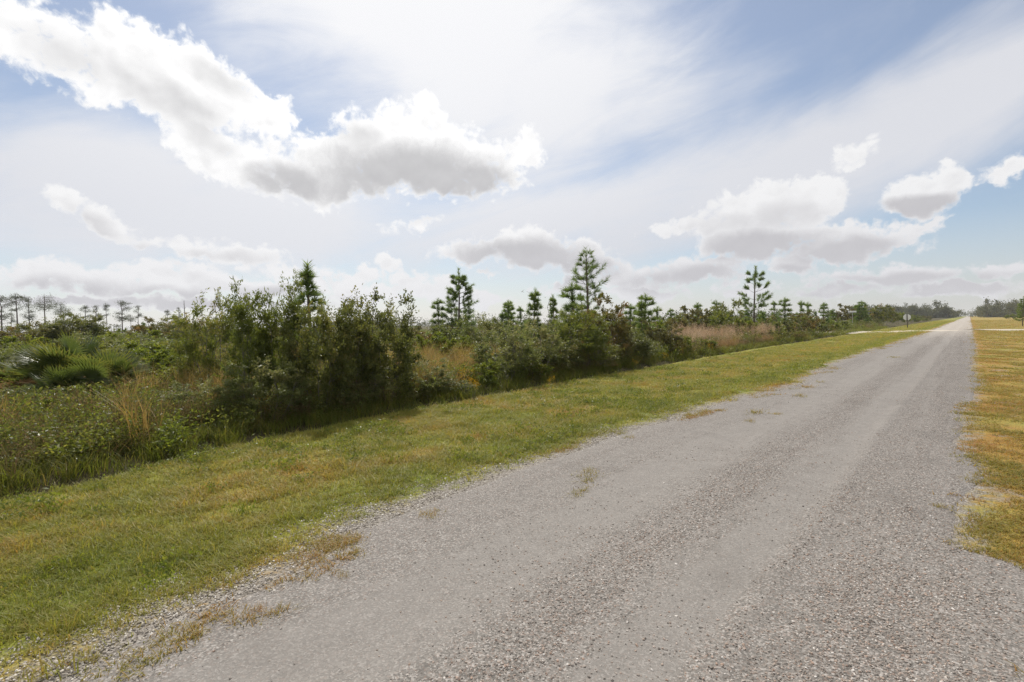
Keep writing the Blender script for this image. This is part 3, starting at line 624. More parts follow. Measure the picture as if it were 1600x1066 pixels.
# loose stones
M_stone, t, b = principled('loose_stone'); oi = t.new('ShaderNodeObjectInfo')
t.l.new(t.ramp(oi.outputs['Random'], [(0.0, (0.14, 0.12, 0.10)), (0.3, (0.25, 0.22, 0.19)), (0.55, (0.33, 0.27, 0.22)), (0.75, (0.33, 0.225, 0.165)), (0.9, (0.43, 0.385, 0.34)), (1.0, (0.62, 0.58, 0.53))]), b.inputs['Base Color']); b.inputs['Roughness'].default_value = .7
M_peb, t, b = principled('pale_pebble'); oi = t.new('ShaderNodeObjectInfo')
t.l.new(t.ramp(oi.outputs['Random'], [(0.0, (0.18, 0.155, 0.125)), (0.4, (0.34, 0.30, 0.25)), (0.8, (0.49, 0.45, 0.385)), (1.0, (0.68, 0.64, 0.58))]), b.inputs['Base Color']); b.inputs['Roughness'].default_value = .75
def stone_me(seed, mat):
    g = np.random.default_rng(seed); ph = (1 + 5 ** .5) / 2
    V = np.array([(-1, ph, 0), (1, ph, 0), (-1, -ph, 0), (1, -ph, 0), (0, -1, ph), (0, 1, ph), (0, -1, -ph), (0, 1, -ph), (ph, 0, -1), (ph, 0, 1), (-ph, 0, -1), (-ph, 0, 1)], float)
    V = unit(V) * g.uniform(.75, 1.2, (12, 1)) * np.array([1, g.uniform(.6, .9), g.uniform(.45, .7)])
    Fc = [(0, 11, 5), (0, 5, 1), (0, 1, 7), (0, 7, 10), (0, 10, 11), (1, 5, 9), (5, 11, 4), (11, 10, 2), (10, 7, 6), (7, 1, 8), (3, 9, 4), (3, 4, 2), (3, 2, 6), (3, 6, 8), (3, 8, 9), (4, 9, 5), (2, 4, 11), (6, 2, 10), (8, 6, 7), (9, 8, 1)]
    return mesh_np('stone', V, tris=Fc, mats=mat)
stones = [proto('stone', stone_me(240 + i, M_stone)) for i in range(4)]; pebs = [proto('pebble', stone_me(250 + i, M_peb)) for i in range(4)]
def gravel(bands, dr, ok, names, lab, smin, smax, zf):
    pp, ss_ = field(bands, dr, ok); d, t_ = dt(pp[:, 0], pp[:, 1]); pp[:, 2] = zf(d, t_)
    n = len(pp); sz = (smin + (smax - smin) * rng.random(n) ** 2.2) * ss_
    return scatter('gravel', pp, rng.uniform(0, 6.28, n), np.column_stack([sz, sz, sz * rng.uniform(.8, 1.2, n)]), names, lab, .5)
def road_ok(d, t_):
    pn = fbm(d * 1.3 + 2, t_ * .55, 4); coarse = np.exp(-((d + 0.35) / .52) ** 2) * 1.0 + np.exp(-((d + 1.85) / .26) ** 2) * .55 + .09
    return (d > road_l(t_) + .05) & (d < road_r(t_) + .12) & (rng.random(len(d)) < np.clip(coarse * np.clip((pn - .36) * 6, .12, 1.4), 0, 1))
gravel([(0, 4.5, 3800, 1.0), (4.5, 8, 1500, 1.1), (8, 16, 260, 1.3)], (-4.2, 1.6), road_ok, stones, 'loose brown and grey chippings on the road', .0035, .0105, lambda d, t_: np.where(d < road_r(t_) - .03, road_z(d, t_), ground_z(d, t_)) + .001)
def shoulder_ok(d, t_):
    q = road_l(t_) - d; pn = fbm(d * 2.2, t_ * 1.2 + 30, 3)
    return (rng.random(len(d)) < np.clip(np.exp(-((q - .30) / .46) ** 2) * np.clip((pn - .3) * 4, .15, 1.2), 0, 1))
gravel([(0, 6, 2300, 1.0), (6, 11, 900, 1.2), (11, 22, 260, 1.5)], (-5.3, -2.2), shoulder_ok, pebs, 'pale pebbles along the left road edge', .005, .014, lambda d, t_: np.maximum(ground_z(d, t_) + .004, 0 * d - 9))

# ------------------------------------------------------------------ shrub and tree builders
def shrub_parts(seed, h, wd, n_st, n_br, n_tw, n_lf, leaf, mat, spread=.5, low=.25, twist=0.0, shoots=0, bark=None):
    g = np.random.default_rng(seed); paths = []; LP = []; LD = []; LT = []
    for i in range(n_st):
        a = 6.28 * (i + g.uniform(-.4, .4)) / n_st; q = wd / 2 * g.uniform(.25, .8); hh = h * g.choice([g.uniform(.50, .78), g.uniform(.80, 1.0)]) * (1 - .22 * (q / (wd / 2)) ** 2)
        b0 = np.array([np.cos(a) * .08 * wd, np.sin(a) * .08 * wd, -.05]); tip = np.array([np.cos(a) * q, np.sin(a) * q, hh])
        s = np.linspace(0, 1, 7)[:, None]; pts = b0 + (tip - b0) * s + np.array([np.cos(a), np.sin(a), 0]) * (np.sin(s * np.pi) * q * .25) + g.normal(0, .02 * h, (7, 3)) * s
        paths.append((pts, np.linspace(.014, .004, 7) * h / 2))
        for k in range(n_br):
            f = low + (1 - low) * (k + g.random()) / n_br; j = f * 6; j0 = min(int(j), 5); st = pts[j0] + (pts[j0 + 1] - pts[j0]) * (j - j0)
            a2 = a + g.normal(0, 1.1); ln = h * g.uniform(.14, .30) * (1.15 - .55 * f); dv = unit(np.array([np.cos(a2), np.sin(a2), g.uniform(.1, 1.0)]))
            en = st + dv * ln; md = (st + en) / 2 + np.array([0, 0, ln * .08]); paths.append((np.array([st, md, en]), np.array([.0055, .004, .002]) * h / 2))
            bt = np.clip(g.normal(.45, .20), .05, .95)
            for m_ in range(n_tw):
                f2 = g.uniform(.3, 1.05); ts = st + (en - st) * f2; tl = h * g.uniform(.06, .13); td = unit(dv + g.normal(0, .7, 3) + np.array([0, 0, .25])); te = ts + td * tl
                c = max(3, int(n_lf * g.uniform(.5, 1.5))); ff = g.uniform(.1, 1.1, c)[:, None]
                LP.append(ts + (te - ts) * ff + g.normal(0, .011 * h, (c, 3))); LD.append(td + g.normal(0, .8, (c, 3))); LT.append(np.full(c, bt + g.normal(0, .10)))
    for i in range(shoots):                                   # long leafy shoots standing out of the top
        a = g.uniform(0, 6.28); q = wd / 2 * g.uniform(.1, .75); st = np.array([np.cos(a) * q, np.sin(a) * q, h * g.uniform(.62, .78)]); en = st + np.array([g.normal(0, .06) + twist, g.normal(0, .06), g.uniform(.16, .30)]) * h
        paths.append((np.array([st, (st + en) / 2, en]), np.array([.004, .003, .0015]) * h / 2)); c = int(n_lf * 3.2); ff = g.uniform(0, 1.05, c)[:, None]
        LP.append(st + (en - st) * ff + g.normal(0, .02 * h, (c, 3))); LD.append(unit(en - st) * .8 + np.array([twist * 2.5, 0, 0]) + g.normal(0, .6, (c, 3))); LT.append(np.full(c, g.uniform(.4, .9)))
    LP = np.concatenate(LP); LD = np.concatenate(LD); LT = np.concatenate(LT)
    k = LP[:, 2] > .02; LP, LD, LT = LP[k], LD[k], LT[k]; n = len(LP)
    V, Q = leaves(LP, LD, leaf[0] * g.uniform(.65, 1.35, n), leaf[1] * g.uniform(.65, 1.35, n), g, .12)
    fol = mesh_np('foliage', V, quads=Q, mats=mat, attrs={'tint': np.repeat(np.clip(LT + g.normal(0, .16, n), 0, 1), 4)})
    V, Q = tubes(paths, 4); stm = mesh_np('stem', V, quads=Q, mats=bark or M_bark, smooth=True)
    return fol, stm, h, wd
def thing(name, parts, loc, rz, s, label, cat, group):
    r = empty(name, loc, rz, s); tag(r, label, cat, group)
    for nm, me in parts:
        p_ = link(nm, me, r)
        if nm in ('limb', 'stem', 'bloom'): p_['kind'] = 'stuff'
    return r
def plant_shrub(name, proto_, px, Z, top, wm, label, cat='shrub', group=None, rz=None, lift=0):
    fol, stm, h0, w0 = proto_; x, y, z = spot(px, Z)
    for _ in range(60):
        d, t_ = dt(x, y)
        if d + wm * .46 < float(mow(t_)) - .30: break
        Z *= 1.01; wm *= 1.004; x, y, z = spot(px, Z)
    hh = hgt(px, Z, top); k = wm / w0
    return thing(name, [('foliage', fol), ('stem', stm)], (x, y, z - .02), rng.uniform(0, 6.28) if rz is None else rz, (k, k, hh / h0), label, cat, group)

def pine_parts(seed, h, crown_lo, lmax, whorl=.45, nb=5, tuft=55, nl=.20, nw=.016, thin=1.0, power=.8, side=3):
    g = np.random.default_rng(seed); s = np.linspace(0, 1, 12); wob = np.cumsum(g.normal(0, .012, (12, 2)), 0) * h * .25
    trunk = np.column_stack([wob, s * h]); rad = (.028 * (1 - s) ** .8 + .004) * h * .55
    br = []; A = []; B = []
    def at(z): return np.array([np.interp(z, trunk[:, 2], trunk[:, 0]), np.interp(z, trunk[:, 2], trunk[:, 1]), z])
    for q_ in (.70, .76, .82, .88, .94): A.append(at(h * q_)); B.append(at(min(1, q_ + .07) * h) + np.array([0, 0, .12 if q_ > .9 else 0]))
    z = crown_lo * h
    while z < h * .93:
        f = (z - crown_lo * h) / (h - crown_lo * h); L0 = lmax * ((1 - f) ** power * .95 + .08) * (1 if f > .12 else .75)
        ph = g.uniform(0, 6.28)
        for k in range(nb):
            if g.random() > thin: continue
            a = ph + 6.28 * k / nb + g.normal(0, .25); L = L0 * g.uniform(.6, 1.12); st = at(z + g.normal(0, .05)); dv = np.array([np.cos(a), np.sin(a), 0])
            mid = st + dv * L * .6 + np.array([0, 0, L * (.12 + .20 * f)]); en = st + dv * L + np.array([0, 0, L * (.28 + .45 * f)])
            br.append((np.array([st, mid, en]), np.array([.012, .008, .004]) * (L + .3))); A.append(mid + (en - mid) * .35); B.append(en + (en - mid) * .18)
            for q in range(side):
                if L < .35 and q > 0: break
                f2 = g.uniform(.35, .95); s0 = st + (en - st) * f2 + np.array([0, 0, -.08 * L * (1 - abs(2 * f2 - 1))]); a3 = a + g.choice([-1, 1]) * g.uniform(.4, 1.1); l3 = min(.55, L * .38) * g.uniform(.6, 1.2)
                e3 = s0 + np.array([np.cos(a3) * l3, np.sin(a3) * l3, l3 * g.uniform(.3, .9)]); br.append((np.array([s0, (s0 + e3) / 2, e3]), np.array([.006, .005, .003]))); A.append(s0 + (e3 - s0) * .3); B.append(e3 + (e3 - s0) * .2)
        z += whorl * g.uniform(.75, 1.25)
    A = np.array(A); B = np.array(B); n = len(A); f = g.random((n, tuft, 1)); ax = unit(B - A)[:, None]
    pos = (A[:, None] + (B - A)[:, None] * f).reshape(-1, 3); rd_ = g.normal(size=(n, tuft, 3)); rd_ = unit(rd_ - (rd_ * ax).sum(-1, keepdims=True) * ax)
    dv = unit(ax * g.uniform(.5, 1.1, (n, tuft, 1)) + rd_ * .75).reshape(-1, 3); ln = nl * g.uniform(.7, 1.2, (n * tuft, 1))
    sd_ = unit(np.cross(dv, g.normal(size=dv.shape))) * nw / 2
    V = np.stack([pos - sd_, pos + sd_, pos + dv * ln], 1).reshape(-1, 3)
    crown = mesh_np('crown', V, tris=np.arange(len(V)).reshape(-1, 3), mats=M_pine, attrs={'tint': np.repeat(np.clip(np.repeat(g.normal(.45, .2, n), tuft) + g.normal(0, .15, n * tuft), 0, 1), 3)})
    V, Q = tubes([(trunk, rad)], 7); tr = mesh_np('trunk', V, quads=Q, mats=M_pinebark, smooth=True)
    V, Q = tubes(br, 4); bm = mesh_np('branches', V, quads=Q, mats=M_pinebark, smooth=True)
    return crown, tr, bm, h
def plant_pine(pr, px, Z, top, label, group=None, wk=1.0, rz=None, name='pine_tree'):
    crown, tr, bm, h0 = pr; x, y, z = spot(px, Z); k = hgt(px, Z, top) / h0
    r = thing(name, [('crown', crown), ('trunk', tr), ('limb', bm)], (x, y, z - .03), rng.uniform(0, 6.28) if rz is None else rz, (k * wk, k * wk, k), label, 'pine tree', group)
    r.rotation_euler = (rng.normal(0, .025), rng.normal(0, .025), r.rotation_euler.z); return r

# ---- signs at the crossroads
M_post = bark_mat('weathered_post', (0.06, 0.05, 0.04), (0.13, 0.11, 0.09), 25)
def plain(name, c, rough=.5, metal=0.0):
    ma, t, b = principled(name); tcn = t.new('ShaderNodeTexCoord'); n = t.noise(tcn.outputs['Object'], 6, 4)
    t.l.new(t.mix(n, (c[0] * .85, c[1] * .85, c[2] * .85, 1), (min(c[0] * 1.1, .9), min(c[1] * 1.1, .9), min(c[2] * 1.1, .9), 1)), b.inputs['Base Color']); b.inputs['Roughness'].default_value = rough; b.inputs['Metallic'].default_value = metal; return ma
M_alu = plain('bare_aluminium', (.76, .76, .77), .55, .0); M_white = plain('white_sheet_metal', (.82, .82, .80), .35); M_galv = plain('galvanised_steel', (.40, .41, .42), .5, .4)
def box(sx, sy, sz, c=(0, 0, 0), bev=.06):
    V = []; 
    k = bev * min(sx, sy)
    for z in (-sz / 2, sz / 2):
        for x, y in ((-sx / 2 + k, -sy / 2), (sx / 2 - k, -sy / 2), (sx / 2, -sy / 2 + k), (sx / 2, sy / 2 - k), (sx / 2 - k, sy / 2), (-sx / 2 + k, sy / 2), (-sx / 2, sy / 2 - k), (-sx / 2, -sy / 2 + k)):
            V.append((x + c[0], y + c[1], z + c[2]))
    me = bpy.data.meshes.new('box'); me.from_pydata(V, [], [[i, (i + 1) % 8, 8 + (i + 1) % 8, 8 + i] for i in range(8)] + [list(range(7, -1, -1)), list(range(8, 16))]); return me
def with_mat(me, mat): me.materials.append(mat); return me
fx, fy = flat(1418, 511.8); sign = empty('stop_sign', (fx, fy, float(gz(fx, fy))), 0); tag(sign, 'grey back of an eight-sided sign on a dark wooden post by the crossroads', 'road sign')
sign.rotation_euler = (0, R(-2.0), R(-20))
link('post', with_mat(box(.11, .11, 2.35, (0, 0, 1.125)), M_post), sign)
oct_ = [(.55 * math.cos(R(22.5 + 45 * i)), .55 * math.sin(R(22.5 + 45 * i))) for i in range(8)]
me = bpy.data.meshes.new('sign_plate'); me.from_pydata([(x, .066, 1.80 + z) for x, z in oct_] + [(x, .070, 1.80 + z) for x, z in oct_], [], [list(range(8)), list(range(15, 7, -1))] + [[i, 8 + i, 8 + (i + 1) % 8, (i + 1) % 8] for i in range(8)])
link('sign_plate', with_mat(me, M_alu), sign)
for z in (1.55, 2.05):
    Vb, Qb = tubes([([(0, -.062, z), (0, -.056, z)], .018)], 6); link('bolt', mesh_np('bolt', Vb, quads=Qb, mats=M_galv), sign)
x, y, z = spot(1332, 84); nm = empty('street_sign', (x, y, z), R(-32)); tag(nm, 'white street name blade on a thin pole beyond the crossing road', 'street sign')
Vp, Qp = tubes([([(0, 0, -.05), (0, 0, 1.4), (0, 0, 2.62)], .03)], 8); link('pole', mesh_np('pole', Vp, quads=Qp, mats=M_galv, smooth=True), nm)
link('name_blade', with_mat(box(1.15, .02, .26, (-.05, 0, 2.78), .3), M_white), nm); link('bracket', with_mat(box(.10, .05, .07, (0, 0, 2.63), .1), M_galv), nm)

# ------------------------------------------------------------------ plants one by one
SH = {
 'oak1': shrub_parts(301, 2.4, 1.7, 9, 10, 8, 26, (.062, .031), M_oak, shoots=8),
 'oak2': shrub_parts(302, 2.4, 1.6, 9, 10, 8, 25, (.062, .031), M_oak, shoots=9),
 'myr1': shrub_parts(303, 2.4, 1.2, 7, 9, 7, 22, (.085, .024), M_myrtle, shoots=9, twist=.05),
 'myr2': shrub_parts(304, 2.2, 1.3, 8, 9, 7, 22, (.080, .024), M_myrtle, shoots=8, twist=.05),
 'grey1': shrub_parts(305, 1.8, 1.6, 8, 8, 7, 24, (.058, .028), M_grey, shoots=8),
 'brt1': shrub_parts(306, 1.3, 1.5, 9, 8, 7, 22, (.070, .034), M_bright, low=.15),
 'brt2': shrub_parts(307, 1.2, 1.4, 9, 8, 7, 22, (.062, .034), M_bright, low=.15, shoots=3),
 'rust1': shrub_parts(308, 2.2, 2.0, 9, 9, 7, 22, (.075, .038), M_rust),
 'far1': shrub_parts(310, 2.5, 2.6, 7, 7, 5, 11, (.15, .08), M_oak),
 'far2': shrub_parts(311, 2.5, 2.8, 7, 7, 5, 11, (.15, .08), M_myrtle, shoots=3),
 'far3': shrub_parts(312, 2.2, 2.4, 7, 6, 5, 11, (.14, .08), M_rust),
 'far4': shrub_parts(313, 1.6, 2.4, 7, 6, 5, 11, (.13, .07), M_bright),
 'far5': shrub_parts(314, 2.0, 2.2, 6, 6, 5, 10, (.13, .06), M_grey, shoots=3),
 'dead': shrub_parts(315, 2.4, 1.2, 5, 6, 4, 3, (.05, .02), M_rust),
}
hero = [  # px, Z, top, width, kind, name, label
 (600, 10.6, 459, 1.55, 'oak1', 'oak_bush', 'broad dark oak bush with dense round top beside the mown edge'),
 (497, 10.7, 461, 1.25, 'oak2', 'oak_bush', 'dark bush full of small pale-glinting leaves in front of the pine leader'),
 (545, 11.4, 484, 1.0, 'oak2', 'oak_bush', 'low dark bush filling the gap between the two big rounded bushes'),
 (446, 11.0, 444, .85, 'myr1', 'wax_myrtle', 'tall narrow bush with thin reddish top shoots in the big clump'),
 (388, 10.8, 453, 1.0, 'myr2', 'wax_myrtle', 'bush with long wind-blown leafy shoots at the left of the big clump'),
 (328, 13.0, 466, 1.1, 'myr1', 'wax_myrtle', 'yellow-green bush with upright shoots standing apart left of the big clump'),
 (420, 10.0, 560, 1.5, 'grey1', 'low_shrub', 'grey-green low shrub under the left part of the big clump'),
 (545, 9.9, 575, 1.5, 'grey1', 'low_shrub', 'greyish low shrub at the foot of the big clump beside tall grass'),
 (650, 11.6, 560, 1.4, 'grey1', 'low_shrub', 'pale grey-green shrub right of the broad dark oak bush'),
 (745, 13.6, 560, 1.2, 'brt1', 'low_shrub', 'small bright green shrub in front of the golden grass'),
 (785, 15.2, 512, 1.9, 'grey1', 'leafy_shrub', 'pale leaning shrub with bare whitish branches right of the golden grass'),
 (835, 15.5, 500, 1.8, 'grey1', 'leafy_shrub', 'tall grey-green shrub below the small shaggy pines'),
 (870, 14.8, 530, 1.6, 'oak1', 'leafy_shrub', 'dark shrub at the mown edge left of the spindly pine'),
 (905, 18.0, 482, 1.8, 'myr2', 'leafy_shrub', 'olive bush with open branches at the foot of the spindly pine'),
 (945, 18.5, 465, 2.1, 'rust1', 'oak_bush', 'rusty-topped round oak right of the spindly pine'),
 (925, 17.0, 535, 1.7, 'oak2', 'leafy_shrub', 'dark green bush hanging over the mown edge below the rusty oak'),
 (978, 18.6, 512, 1.8, 'oak2', 'leafy_shrub', 'dense green bush at the mown edge right of the rusty oak'),
 (1035, 21.5, 502, 1.9, 'rust1', 'leafy_shrub', 'mottled brown-green bush below the twin pine leaders'),
 (1002, 20.5, 530, 1.5, 'grey1', 'leafy_shrub', 'small grey bush between the dense green bush and the mottled one'),
 (1060, 23.0, 525, 1.5, 'brt2', 'leafy_shrub', 'leafy green shrub right beside the mottled bush, before the plume grass'),
 (1090, 27.0, 525, 2.0, 'brt1', 'leafy_shrub', 'low yellow-green shrub at the left end of the plume grass'),
 (715, 20.0, 527, 1.7, 'brt2', 'leafy_shrub', 'light green shrub around the foot of the full pine'),
 (760, 24.0, 492, 2.2, 'grey1', 'leafy_shrub', 'thin brownish bush close right of the full pine'),
 (675, 22.0, 515, 1.8, 'brt1', 'leafy_shrub', 'green shrub below the slim dark pine'),
 # left field
 (92, 34.0, 494, 4.2, 'oak2', 'oak_bush', 'wide dark oak bush in the middle of the oak clump behind the palmettos'),
 (125, 35.0, 490, 3.0, 'oak1', 'oak_bush', 'dark oak bush with the highest top behind the palmettos'),
 (68, 36.0, 506, 3.2, 'oak2', 'oak_bush', 'low dark oak bush at the left end of the oak clump behind the palmettos'),
 (12, 30.0, 506, 3.6, 'rust1', 'oak_bush', 'brownish oak bush cut by the left picture edge'),
 (238, 38.0, 498, 3.2, 'rust1', 'oak_bush', 'round olive oak bush in the far scrub below the row of tall pines'),
 (288, 34.0, 496, 3.4, 'oak1', 'oak_bush', 'round dark oak bush beside the shrub with upright shoots'),
 (205, 17.0, 535, 2.4, 'brt1', 'leafy_shrub', 'large yellow-green shrub right of the palmettos'),
 (165, 20.0, 528, 2.2, 'grey1', 'leafy_shrub', 'pale shrub rising behind the right end of the palmettos'),
 (245, 15.0, 548, 1.8, 'brt2', 'leafy_shrub', 'bright green spreading shrub in the open left field'),
 (285, 14.0, 570, 1.8, 'brt1', 'leafy_shrub', 'fresh green low shrub just left of the shrub with upright shoots'),
 (225, 13.0, 575, 1.6, 'brt2', 'leafy_shrub', 'small leafy green shrub in front of the large yellow-green one'),
 (20, 17.0, 540, 2.2, 'grey1', 'leafy_shrub', 'pale leafy shrub behind the left end of the palmettos'),
 (15, 10.5, 600, 1.3, 'grey1', 'low_shrub', 'small shrub with pale leaves low at the left picture edge'),
 (90, 10.0, 620, 1.4, 'brt2', 'low_shrub', 'low green shrub in front of the palmettos'),
 (170, 10.2, 612, 1.4, 'grey1', 'low_shrub', 'low grey-green shrub in front of the right end of the palmettos'),
 (250, 10.2, 610, 1.3, 'myr2', 'low_shrub', 'low olive shrub at the left foot of the big clump'),
 (330, 9.9, 590, 1.3, 'grey1', 'low_shrub', 'greyish shrub leaning out at the left foot of the big clump'),
 (140, 11.5, 592, 1.5, 'brt1', 'low_shrub', 'fresh green shrub directly below the yellowing palmetto fan'),
 (40, 12.0, 588, 1.5, 'brt2', 'low_shrub', 'leafy shrub at the left foot of the palmettos'),
 (185, 14.5, 556, 1.9, 'brt1', 'leafy_shrub', 'yellow-green shrub touching the right end of the palmettos'),
 (262, 18.0, 538, 2.2, 'myr2', 'leafy_shrub', 'olive-green shrub in the middle of the open left field'),
 (300, 17.0, 556, 1.7, 'brt2', 'leafy_shrub', 'bright green shrub below the tan grass of the left field'),
 (55, 20.0, 530, 2.6, 'brt1', 'leafy_shrub', 'green shrub between the palmettos and the low dark oak'),
 (150, 24.0, 520, 3.0, 'grey1', 'leafy_shrub', 'wide pale shrub just below the dark oak clump'),
 (215, 25.0, 517, 3.0, 'brt2', 'leafy_shrub', 'yellowish shrub below the round olive oak'),
 (5, 12.5, 570, 1.5, 'rust1', 'low_shrub', 'brown-leaved shrub at the left picture edge beside dead palmetto blades'),
 (205, 9.6, 640, 1.2, 'rust1', 'low_shrub', 'brownish shrub low in the undergrowth left of the big clump'),
 (60, 9.2, 655, 1.2, 'grey1', 'low_shrub', 'grey shrub low in the undergrowth near the left edge'),
 (290, 9.6, 632, 1.2, 'myr2', 'low_shrub', 'dull green low shrub in the undergrowth by the big clump'),
 (700, 12.6, 590, 1.2, 'grey1', 'low_shrub', 'soft grey-green shrub at the mown edge below the golden grass'),
 (825, 14.2, 560, 1.3, 'brt2', 'low_shrub', 'small green shrub at the mown edge below the tall grey-green one'),
 (190, 16.0, 540, 2.2, 'brt1', 'leafy_shrub', 'dense yellow-green shrub rising just right of the palmettos'),
 (235, 17.0, 533, 2.2, 'brt2', 'leafy_shrub', 'tall bright green shrub in the left field under the round olive oak'),
 (270, 15.5, 545, 2.0, 'brt1', 'leafy_shrub', 'broad bright green shrub left of the yellow-green bush with upright shoots'),
 (225, 20.0, 524, 2.4, 'myr1', 'leafy_shrub', 'feathery olive shrub below the round olive oak'),
 (318, 15.0, 545, 1.5, 'brt2', 'leafy_shrub', 'green shrub at the foot of the bush with upright shoots'),
 (175, 22.0, 520, 2.6, 'brt1', 'leafy_shrub', 'light green shrub behind the palmettos below the right end of the oak clump'),
 (30, 22.0, 526, 2.8, 'brt2', 'leafy_shrub', 'light green shrub behind the palmettos near the left edge'),
 (150, 10.6, 600, 1.5, 'brt2', 'low_shrub', 'broad low green shrub in front of the yellowing palmetto'),
 (245, 11.5, 588, 1.5, 'brt1', 'low_shrub', 'rounded green shrub low in front of the tan grass tuft'),
 (55, 10.4, 604, 1.4, 'myr2', 'low_shrub', 'narrow-leaved green shrub low in front of the broken pale frond'),
 # right half
 (1083, 38.0, 477, 3.4, 'far3', 'oak_bush', 'round brownish oak bush behind the left end of the plume grass'),
 (1060, 44.0, 489, 3.0, 'far1', 'oak_bush', 'dark bush left of the round brownish oak behind the plume grass'),
 (1118, 40.0, 482, 3.2, 'far2', 'leafy_shrub', 'green bush directly right of the round brownish oak'),
 (1140, 42.0, 470, 3.0, 'far5', 'leafy_shrub', 'tall ragged bush just left of the big leaning pine'),
 (1155, 40.0, 490, 3.0, 'far4', 'leafy_shrub', 'light green bush under the big leaning pine'),
 (1200, 42.0, 495, 3.0, 'far2', 'leafy_shrub', 'green bush right of the trunk of the big leaning pine'),
 (1222, 44.0, 492, 3.6, 'far1', 'oak_bush', 'wide dark oak bush at the right end of the plume grass'),
 (1255, 46.0, 486, 3.2, 'far3', 'oak_bush', 'olive-topped oak bush close to the mown edge, last of the dark row'),
 (1268, 46.0, 497, 2.6, 'far1', 'oak_bush', 'small black-green bush at the very end of the dark row'),
 (1285, 54.0, 500, 3.6, 'far4', 'leafy_shrub', 'pale green shrub just past the end of the dark row'),
 (1308, 66.0, 497, 4.0, 'far2', 'leafy_shrub', 'green shrub at the near corner of the sandy side road'),
 (1322, 100.0, 474, 5.5, 'far3', 'oak_bush', 'rusty bush behind the white street sign'),
 (1365, 102.0, 478, 6.0, 'far1', 'oak_bush', 'dark round oak bush between the street sign and the eight-sided sign'),
 (1380, 100.0, 474, 5.0, 'far1', 'oak_bush', 'tallest dark oak bush near the eight-sided sign'),
 (1400, 100.0, 488, 5.0, 'far4', 'leafy_shrub', 'yellow-green shrub directly left of the eight-sided sign'),
 (1447, 135.0, 493, 4.0, 'far3', 'low_shrub', 'small dark low bush on the far verge right of the eight-sided sign'),
 (1598, 88.0, 498, 3.0, 'far1', 'oak_bush', 'dark bush at the right picture edge across the road'),
 (1585, 110.0, 490, 6.0, 'far4', 'leafy_shrub', 'green shrub left of the dark pine at the right picture edge'),
]
for px, Z, top, wm, k, nm_, lab in hero:
    plant_shrub(nm_, SH[k], px, Z, top, wm, lab, 'shrub', 'shrubs in the scrub beside the road')
for px, Z, top, wm, lab in [(803, 16.0, 497, 1.0, 'nearly bare twiggy bush between pale shrubs'), (850, 30.0, 452, 2.0, 'tall bare twiggy shrub between the two small shaggy pines'), (525, 11.8, 455, .8, 'bare twiggy shoot at the right of the pine leader'), (1128, 42, 466, 2.0, 'bare reddish twigs above the ragged bush near the leaning pine')]:
    plant_shrub('bare_shrub', SH['dead'], px, Z, top, wm, lab, 'shrub', 'shrubs in the scrub beside the road')

